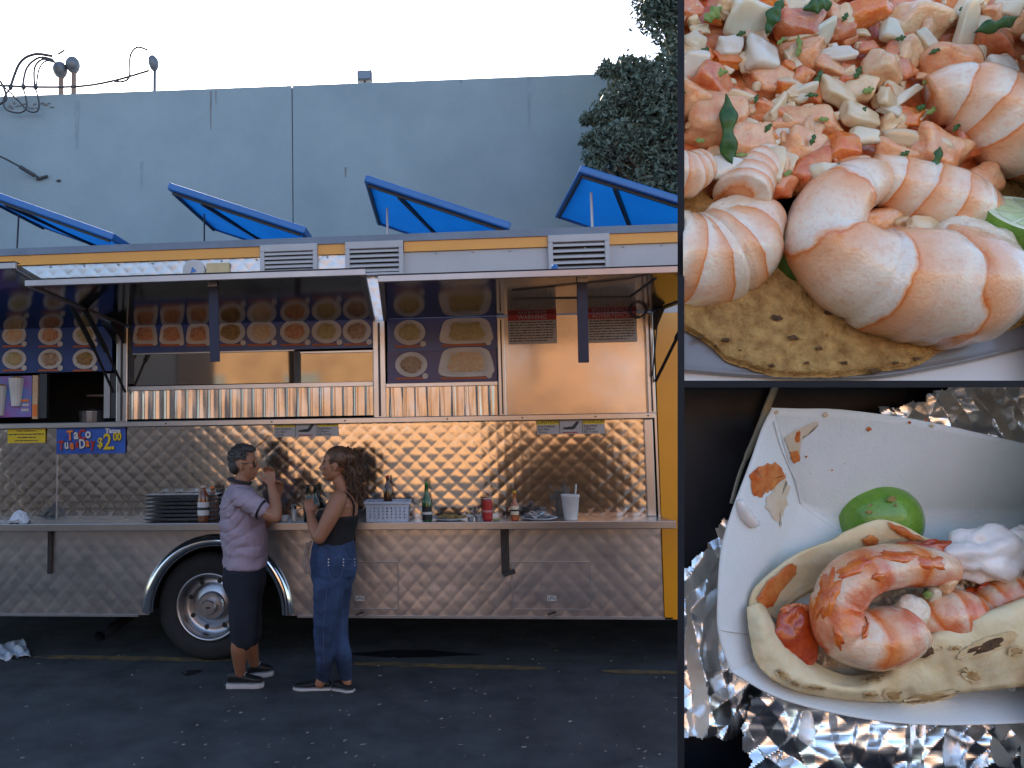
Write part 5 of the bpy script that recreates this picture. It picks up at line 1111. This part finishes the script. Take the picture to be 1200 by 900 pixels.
m_.build('rind', rind, lm, smooth=True, clip=CLT); m_ = MB(); disc(m_, 47, 43, 0, 1.2); disc(m_, 43, 40, 1.2, .4); disc(m_, 40, .01, .4, .4); m_.build('pith', pith, lm, smooth=True, clip=CLT)
for k in range(9):
    m_ = MB(); a0, a1 = 2*pi*k/9+.05, 2*pi*(k+1)/9-.05; ps_ = [c+nrm*s_*.6]+[c+(e1*cos(a0+(a1-a0)*j/5)+e2*sin(a0+(a1-a0)*j/5))*39*s_+nrm*s_*.8 for j in range(6)]; mid = sum(ps_, V((0,0,0)))/7+nrm*s_*3
    m_.add(ps_+[mid], [(i, (i+1)%7, 7) for i in range(7)]); m_.build('segment', pulp, lm, smooth=True, clip=CLT)
m_ = MB(); bm = bmesh.new(); bmesh.ops.create_icosphere(bm, subdivisions=4, radius=1); c2 = dp(935, 295, .22)
m_.add([c2+(RT*v.co.x*34+UP*v.co.y*44+FW*v.co.z*30)*ppm(.22) for v in bm.verts], [[v.index for v in f.verts] for f in bm.faces]); bm.free()
lw = thing('lime_wedge', c2, 'dark green lime tucked between the two striped shrimp', 'lime'); m_.build('rind', mat('lime_rind_dark', (.05,.10,.012), .35), lw, smooth=True, clip=CLT)

# ---- lower tier: shrimp taco in a paper boat on foil
def wl(y): return .14+(900-y)*.00078
bd = MB(); bd.grid(4, 4, lambda u, v: dp(785+440*u, 440+480*v, .585-.02*v)); tag(bd.build('dark_seat', mat('dark_seat', (.010,.011,.018), .5, col2=(.016,.018,.028), vs=3), None, clip=CLB), 'dark navy seat behind the foil and paper boat', 'seat')
tr_ = MB(); tr_.tube([dp(x, y, .55) for x, y in cr([(912,445),(898,480),(884,515),(868,552),(857,590)], 6)], [p*ppm(.5) for p in [6.5]*8+[5.5]*8+[3.5]*9], 10, sq=(1,.5)); tag(tr_.build('seat_piping', mat('piping', (.50,.50,.40), .6), None, smooth=True, clip=CLB), 'pale piping along the edge of the dark seat', 'piping')
RNG.seed(15); WV = [(RNG.uniform(0,3.14), l*RNG.uniform(.8,1.25), RNG.random(), l) for l in (190,140,100,72,52,36)]
def crumple(x, y):                                 # folded creases in many directions, as in a crushed sheet
    h = 0
    for k, (a, l, p_, l0) in enumerate(WV):
        wx_, wy_ = x+l*.75*fbm(x/l*.4+k, y/l*.4, 4, 2), y+l*.75*fbm(x/l*.45+k+9, y/l*.45, 4, 2)
        h += l*abs(((wx_*cos(a)+wy_*sin(a))/l+p_) % 1-.5)
    return h*.05-6.8
def foilsheet(label, outline, wfun, nx=130, ny=120, wob=7):
    xs = [p[0] for p in outline]; ys = [p[1] for p in outline]; x0, x1, y0, y1 = min(xs)-8, max(xs)+8, min(ys)-8, max(ys)+8
    def inside(x, y):
        x += wob*fbm(x*.05, y*.05, 1, 3); y += wob*fbm(x*.05, y*.05, 7, 3); r = False; n = len(outline); j = n-1
        for i in range(n):
            a, b_ = outline[i], outline[j]
            if (a[1] > y) != (b_[1] > y) and x < (b_[0]-a[0])*(y-a[1])/(b_[1]-a[1])+a[0]: r = not r
            j = i
        return r
    m_ = MB(); m_.grid(nx, ny, lambda u, v: dp(x0+(x1-x0)*u, y0+(y1-y0)*v, wfun(x0+(x1-x0)*u, y0+(y1-y0)*v)+.020*crumple(x0+(x1-x0)*u, y0+(y1-y0)*v)+.03*fbm(u*3, v*3, 5, 3)), lambda u, v: inside(x0+(x1-x0)*u, y0+(y1-y0)*v))
    return tag(m_.build('foil_sheet', foil, None, clip=CLB), label, 'foil', 'crumpled foil around the boat')
foilsheet('crumpled foil left of the paper boat', [(780,700),(815,655),(848,606),(900,600),(930,840),(876,850),(858,868),(838,866),(780,860)], lambda x, y: wl(y)+.16, 90, 150)
foilsheet('crumpled foil along the bottom below the paper boat', [(868,852),(880,815),(1000,800),(1230,800),(1230,930),(885,930)], lambda x, y: wl(y)+.05, 190, 70)
foilsheet('crumpled foil behind the paper boat at the upper right', [(1005,500),(1040,476),(1075,472),(1105,454),(1130,440),(1230,440),(1230,560),(1005,560)], lambda x, y: .42, 150, 80)
# the boat: rim, fold, crease, floor
rim_ = [(1235,528,.26),(1150,508,.25),(1070,491,.24),(985,480,.23),(940,479,.23),(907,478,.23),(905,478,.23),(904,480,.23),(893,502,.23),(878,545,.22),(858,598,.21),(845,645,.19),(841,700,.17),(842,742,.16),(856,786,.14),(858,788,.14),(905,815,.12),(960,832,.11),(1030,845,.10),(1110,850,.095),(1235,846,.09)]
crs_ = [(1235,600,.46),(1150,600,.46),(1070,602,.46),(1000,605,.46),(960,602,.46),(940,592,.46),(938,592,.46),(937,594,.46),(934,605,.45),(928,625,.43),(915,650,.40),(905,680,.385),(900,710,.37),(900,730,.36),(912,762,.335),(914,764,.333),(935,778,.315),(975,790,.30),(1035,800,.29),(1110,805,.285),(1235,800,.28)]
ra, rb_ = cr(rim_, 4), cr(crs_, 4); n_ = len(ra); m_ = MB(); nv = 8
def bf(u, v):
    i = min(n_-1, int(round(u*(n_-1)))); a, b_ = ra[i], rb_[i]
    if v <= .75: t_ = v/.75; k = sin(t_*pi)*.012; return dp(a[0]+(b_[0]-a[0])*t_, a[1]+(b_[1]-a[1])*t_, a[2]+(b_[2]-a[2])*t_-k)
    t_ = (v-.75)/.25; return dp(b_[0]+(1080-b_[0])*t_*.8, b_[1]+(690-b_[1])*t_*.8, b_[2]+(.40-b_[2])*t_*.8)
m_.grid(n_-1, 16, bf); boat = thing('paper_boat', dp(1050,800,.3), 'white paper food boat with sauce stains holding the shrimp taco', 'food boat'); m_.build('tray', card, boat, smooth=True, clip=CLB, solid=.006*SC)
def patch(name, pts, w, mt, par, lift=.004, sd=1, wob=2.0, clip=None, n=5):
    q = cr([p+(0,) for p in pts]+[pts[0]+(0,)], n)[:-1]; RNG.seed(sd); cx_ = sum(p[0] for p in q)/len(q); cy_ = sum(p[1] for p in q)/len(q); k = len(q)
    q = [(p[0]+RNG.uniform(-wob,wob), p[1]+RNG.uniform(-wob,wob)) for p in q]; wfn = w if callable(w) else (lambda x, y: w); m_ = MB()
    rings = [[dp(cx_+(x-cx_)*f_, cy_+(y-cy_)*f_, wfn(x*f_+cx_*(1-f_), y*f_+cy_*(1-f_))-lift*h) for x, y in q] for f_, h in ((1,0),(.85,.8),(.4,1.0))]
    m_.add([p for r in rings for p in r], [(j*k+i, j*k+(i+1)%k, (j+1)*k+(i+1)%k, (j+1)*k+i) for j in range(2) for i in range(k)]+[list(range(2*k, 3*k))]); return m_.build(name, mt, par, smooth=True, clip=clip)
def surf(x, y):                                    # depth of the boat's inside under a pixel, found by casting onto it
    return None
tray_o = [o for o in boat.children if o.name.startswith('tray')][0]; bpy.context.view_layer.update()
def on_tray(x, y, ob=tray_o):
    d = ray(x, y); ok, loc, nr_, _ = ob.ray_cast(CAM-LOC[boat.name], d); return ((loc+LOC[boat.name]-CAM).dot(FW)-ZF)/SC if ok else .36
tw = lambda x, y: on_tray(x, y)-.005
patch('sauce_stain', [(879,556),(893,546),(908,543),(918,553),(920,560),(905,572),(896,578),(890,582),(883,580)], tw, stain, boat, .004, 3); patch('grease_mark', [(900,580),(918,562),(925,570),(922,590),(917,604),(916,618),(910,610),(898,592)], tw, greas, boat, .002, 5)
patch('sauce_stain', [(932,508),(938,504),(937,518),(931,518)], tw, stain, boat, .002, 6, .8); patch('sauce_stain', [(926,530),(936,528),(937,540),(929,542)], tw, stain, boat, .002, 7, 1); patch('grease_mark', [(920,512),(955,494),(958,500),(940,515),(935,540),(928,536)], tw, greas, boat, .0015, 8, 1)
for i, (x, y, r) in enumerate(((1018,503,3.5),(967,486,4),(1066,495,2),(1092,499,3),(945,535,1.6),(950,555,1),(975,551,1.2),(990,543,1),(1085,492,2.4),(910,483,3))): patch('sauce_spot', [(x-r,y),(x,y-r*.8),(x+r,y),(x,y+r*.8)], tw, stain if i % 2 == 0 else greas, boat, .002, i+20, .4)
m_ = MB(); m_.tube([dp(x, y, tw(x, y)-.008) for x, y in cr([(866,586),(872,600),(882,612),(889,612)], 5)], [ppm(.3)*r for r in (3,5,6,6.5,7,7,7.5,7.5,7,7,6.5,6,5,4,3,2)], 10); m_.build('crema_smear', crem, boat, smooth=True, clip=CLB)
m_ = MB(); m_.tube([dp(x, y, tw(x, y)-.001) for x, y in cr([(907,494),(914,520),(924,545),(933,565),(938,590)], 5)], .0035*SC, 5); m_.build('fold_line', card, boat, smooth=True, clip=CLB)
m_ = MB(); m_.tube([dp(x, y, tw(x, y)-.001) for x, y in [(841,738),(858,741),(882,744)]], .003*SC, 5); m_.build('fold_line', mat('foldshade', (.58,.57,.55), .8), boat, clip=CLB)
# lime half
c = dp(1032, 610, .44); bm = bmesh.new(); bmesh.ops.create_icosphere(bm, subdivisions=4, radius=1)
ll = thing('lime', c, 'glossy green lime half lying in the paper boat', 'lime'); m_ = MB().add([c+(RT*v.co.x*47+UP*v.co.y*44+FW*v.co.z*34)*ppm(.44)*(1+.02*fbm(v.co.x*2, v.co.y*2, v.co.z*2, 2)) for v in bm.verts], [[v.index for v in f.verts] for f in bm.faces]); bm.free(); m_.build('rind', rind, ll, smooth=True)
for x, y, r in ((1045,585,7),(1018,600,5),(1050,592,3),(1020,592,3)): patch('scar', [(x-r,y),(x,y-r*.6),(x+r,y),(x,y+r*.6)], lambda a, b_: .44-sqrt(max(0, 1-((a-1032)/47)**2-((b_-610)/44)**2))*34*ppm(.44)/SC-.003, mat('lime_scar', (.30,.22,.06), .5), ll, .002, int(x), 1)
# tortilla: folded flour round, back flap, base and front flap
halo = mat('toasted_halo', (.66,.46,.22), .7, col2=(.76,.60,.35), vs=18); tor = thing('tortilla', dp(1040,740,.25), 'folded flour tortilla with browned blisters around the shrimp', 'tortilla')
def ribbon(name, rows, mt, par, nu=70, sub=5, amp=.010, solid=.016, thick=True):
    R_ = [cr(r, 10) for r in rows]; k = min(len(r) for r in R_); cols = [cr([tuple(R_[j][int(i*(len(R_[j])-1)/(k-1))]) for j in range(len(rows))], sub) for i in range(k)]; nv_ = len(cols[0]); m_ = MB()
    vs_ = [dp(c_[0], c_[1], c_[2]+amp*fbm(c_[0]*.035, c_[1]*.035, len(name), 4)) for col in cols for c_ in col]
    m_.add(vs_, [(i*nv_+j, (i+1)*nv_+j, (i+1)*nv_+j+1, i*nv_+j+1) for i in range(k-1) for j in range(nv_-1)]); return m_.build(name, mt, par, smooth=True, clip=CLB, solid=solid*SC)
ribbon('back_flap', [[(878,712,.24),(886,688,.25),(930,652,.28),(975,633,.30),(993,622,.30),(1030,609,.28),(1062,618,.27),(1085,630,.27),(1125,638,.28),(1170,628,.28),(1235,605,.27)],
  [(890,715,.25),(900,692,.265),(936,664,.30),(978,646,.31),(1000,636,.30),(1032,622,.275),(1064,632,.275),(1090,645,.28),(1128,652,.29),(1172,642,.29),(1235,622,.28)],
  [(915,730,.32),(930,705,.33),(955,690,.35),(985,675,.36),(1010,665,.36),(1040,655,.36),(1070,660,.36),(1100,668,.36),(1135,672,.36),(1175,665,.36),(1235,650,.36)]], flour, tor)
ribbon('front_flap', [[(876,712,.22),(880,745,.17),(890,782,.13),(930,808,.10),(985,818,.09),(1035,822,.085),(1090,820,.08),(1120,812,.08),(1165,807,.08),(1235,800,.08)],
  [(882,709,.21),(888,740,.14),(905,775,.095),(940,797,.06),(990,808,.05),(1038,808,.03),(1080,796,.02),(1120,775,.01),(1170,760,.0),(1235,750,.0)],
  [(888,707,.215),(896,728,.155),(914,757,.12),(945,783,.10),(990,803,.09),(1035,794,.06),(1062,768,.03),(1100,745,.02),(1160,722,.01),(1235,695,.01)],
  [(896,712,.25),(906,730,.22),(922,752,.19),(950,774,.18),(992,792,.17),(1035,786,.15),(1062,764,.12),(1100,742,.10),(1160,718,.09),(1235,690,.09)]], flour, tor, amp=.024)
ff_ = [o for o in tor.children if o.name.startswith('front_flap')][0]; bf_ = [o for o in tor.children if o.name.startswith('back_flap')][0]; bpy.context.view_layer.update()
def on(ob, par, k=0):
    def f_(x, y):
        ok, loc, nr_, _ = ob.ray_cast(CAM-LOC[par.name], ray(x, y)); return ((loc+LOC[par.name]-CAM).dot(FW)-ZF)/SC-(k or .010) if ok else .2
    return f_
for i, (x, y, rx, ry, a) in enumerate(((1158,757,26,6,-.35),(1085,766,14,4,-.35),(1090,762,6,4,0),(1023,796,9,3,-.1),(918,791,7,3,.5),(932,802,4,2,.3),(1047,815,8,5,.2),(1090,818,24,4,-.2),(1192,763,7,4,0),(955,806,10,2,.1),(1140,792,10,5,.4),(1020,814,6,3,0),(1120,760,5,2,0))):
    q = [(x+cos(t_)*rx*cos(a)-sin(t_)*ry*sin(a), y+cos(t_)*rx*sin(a)+sin(t_)*ry*cos(a)) for t_ in [2*pi*k/8 for k in range(8)]]; patch('browned_halo', [(x+(a_-x)*1.5, y+(b_-y)*1.6) for a_, b_ in q], on(ff_, tor, .0084), halo, tor, .0003, i+260, 1.2, clip=CLB); patch('browned_spot', q, on(ff_, tor, .0092), brownsp if i > 2 else char, tor, .0008, i+60, .8, clip=CLB)
for i, q in enumerate(([(888,700),(900,682),(925,662),(934,668),(918,690),(905,710),(893,712)], [(1040,612),(1062,620),(1085,634),(1092,640),(1075,636),(1050,624)], [(1010,632),(1022,626),(1030,634),(1018,642)])): patch('sauce_stain', q, on(bf_, tor), stain, tor, .005, i+90, 1.2, clip=CLB)
# filling
RNG.seed(31); m_ = MB()
for i in range(330):
    x, y = RNG.uniform(905,1200), RNG.uniform(672,800)
    if y > 800-(x-905)*.28 or y < 745-(x-905)*.4: continue
    w = .25+RNG.uniform(-.05,.05)-(y-700)*.0006; c = dp(x, y, w); a = RNG.uniform(0,3.14); L = RNG.uniform(6,18)*ppm(w); d = RT*cos(a)+UP*sin(a)
    m_.tube([c-d*L*.5, c-FW*.012*SC, c+d*L*.5], [.006*SC,.010*SC,.006*SC], 6)
m_.build('loose_shreds', fill, None); tag(bpy.data.objects['loose_shreds'], 'pale shredded filling inside the flour tortilla', 'filling', kind='stuff')
fb_ = MB(); fb_.grid(40, 24, lambda u, v: dp(890+320*u, 665+135*v, .31-.02*v+.02*fbm(u*8, v*5, 3, 3))); o = fb_.build('filling_bed', fill, None, smooth=True, clip=CLB+[cplane((890,735),(1235,640),(1100,760)), cplane((880,760),(985,800),(1000,700)), cplane((985,802),(1235,705),(1000,700))]); tag(o, 'soft bed of filling beneath the sauced shrimp', 'filling', kind='stuff')
G2 = 'shrimp in the taco'
shrimp('shrimp', [(1120,672,.14,16),(1090,664,.12,24),(1040,664,.10,27),(998,680,.09,29),(980,714,.08,29),(990,743,.06,33),(1020,750,.05,36),(1050,742,.06,34),(1070,730,.08,24)], 'curled shrimp glazed with red sauce in the middle of the taco', CLB, shr2, (1068,718,.075,19,21), seg=6.5, group=G2)
shrimp('shrimp', [(1085,735,.16,26),(1105,722,.13,32),(1128,722,.13,30),(1150,735,.16,22)], 'short orange shrimp behind the front flap of the tortilla', CLB, shr2, seg=2, group=G2)
shrimp('shrimp', [(1150,720,.2,22),(1180,700,.17,26),(1215,690,.17,26)], 'sauced shrimp half under the white crema at the right', CLB, shr2, seg=2, group=G2)
SH = [o for o in bpy.data.objects if o.get('label', '').startswith('curled shrimp glazed')][0]; FLS = [o for o in SH.children if o.name.startswith('flesh')][0]; bpy.context.view_layer.update()
glz = mat('sauce_glaze', (.56,.055,.004), .08, col2=(.84,.24,.025), vs=16, bump=.008, bs=26, coat=.8, sss=.2)
def glaze(ob, par, cx, cy, rx, ry, rot, sd):
    n, kk = 30, 7; f0 = on(ob, par, .0005); m_ = MB(); ps = []; ok = []
    for j in range(kk+1):
        for i in range(n):
            a = 2*pi*i/n; r = j/kk*(1+.55*fbm(cos(a)*1.7+sd, sin(a)*1.7, 0, 3)); x, y = cos(a)*rx*r, sin(a)*ry*r; px, py = cx+x*cos(rot)-y*sin(rot), cy+x*sin(rot)+y*cos(rot)
            w = f0(px, py); ok.append(abs(w-.2) > 1e-6); ps.append(dp(px, py, w-.009*(1-(j/kk)**3)))
    m_.add(ps, [q for q in [(j*n+i, j*n+(i+1) % n, (j+1)*n+(i+1) % n, (j+1)*n+i) for j in range(kk) for i in range(n)] if all(ok[v] for v in q)]); m_.build('sauce_glaze', glz, par, smooth=True)
for i, a in enumerate(((968,698,13,30,.25),(1002,664,22,9,-.5),(1052,652,20,7,.05),(1092,660,15,9,.2),(982,748,5,15,-.3),(1030,676,8,5,0),(1014,740,4,9,.3))): glaze(FLS, SH, *a, i*3+1)
def blob(name, px, py, w, rx, ry, mt, label, cat, rough=.3, fq=2.2, dz=.6, sd=0):
    c = dp(px, py, w); bm = bmesh.new(); bmesh.ops.create_icosphere(bm, subdivisions=4, radius=1); s_ = ppm(w)
    m_ = MB().add([c+(RT*v.co.x*rx+UP*v.co.y*ry+FW*v.co.z*min(rx,ry)*dz)*s_*(1+rough*fbm(v.co.x*fq+sd, v.co.y*fq, v.co.z*fq, 4)) for v in bm.verts], [[v.index for v in f.verts] for f in bm.faces]); bm.free()
    o = m_.build(name, mt, None, smooth=True, clip=CLB); o.data.transform(Matrix.Translation(-c)); o.location = c; return tag(o, label, cat)
blob('crema_dollop', 1158, 652, .16, 48, 30, crem, 'dollop of white crema on the right of the taco', 'crema', .38, 1.4)
blob('crema_dollop', 1200, 640, .15, 28, 24, crem, 'white crema at the right edge beside the tortilla', 'crema', .38, 1.4, sd=4)
blob('salsa_pool', 932, 757, .155, 25, 40, salsa, 'red sauce pooled inside the left end of the taco', 'sauce', .28, 1.3, .4)
blob('salsa_pool', 1092, 648, .17, 46, 14, salsa, 'red sauce between the back flap and the shrimp', 'sauce', .4, 2.2, .5, 3)
blob('salsa_pool', 1165, 700, .21, 34, 20, salsa, 'dark red sauce under the crema', 'sauce', .4, 2.2, .5, 7)
blob('tomato_bit', 935, 716, .17, 20, 9, tom[0], 'small tomato bit at the left inside the taco', 'tomato', .2)
chunk('tomato_bit', 1112, 684, .07, 26, 16, .2, tom[1], 'pale tomato bit on the right end of the curled shrimp', None, CLB, 5, cat='tomato'); chunk('onion_bit', 1095, 696, .09, 14, 20, .2, oni[0], 'small onion bit below the pale tomato bit', None, CLB, 9, cat='onion')
chunk('herb_bit', 1087, 697, .055, 8, 10, .2, cil2, 'green herb bit beside the shrimp cut end', None, CLB, 3, cat='herb')
for i in range(14):
    RNG.seed(900+i); x, y = RNG.uniform(915,1080), RNG.uniform(745,795)
    if y > 792-(x-915)*.12: continue
    chunk('filling_chunk', x, y, .15+RNG.uniform(-.02,.02), RNG.uniform(14,26), RNG.uniform(10,16), RNG.uniform(-.6,.6), fill, 'pale chunk of filling under the curled shrimp', 'filling chunks in the taco', CLB, i+700, .25, cat='filling')
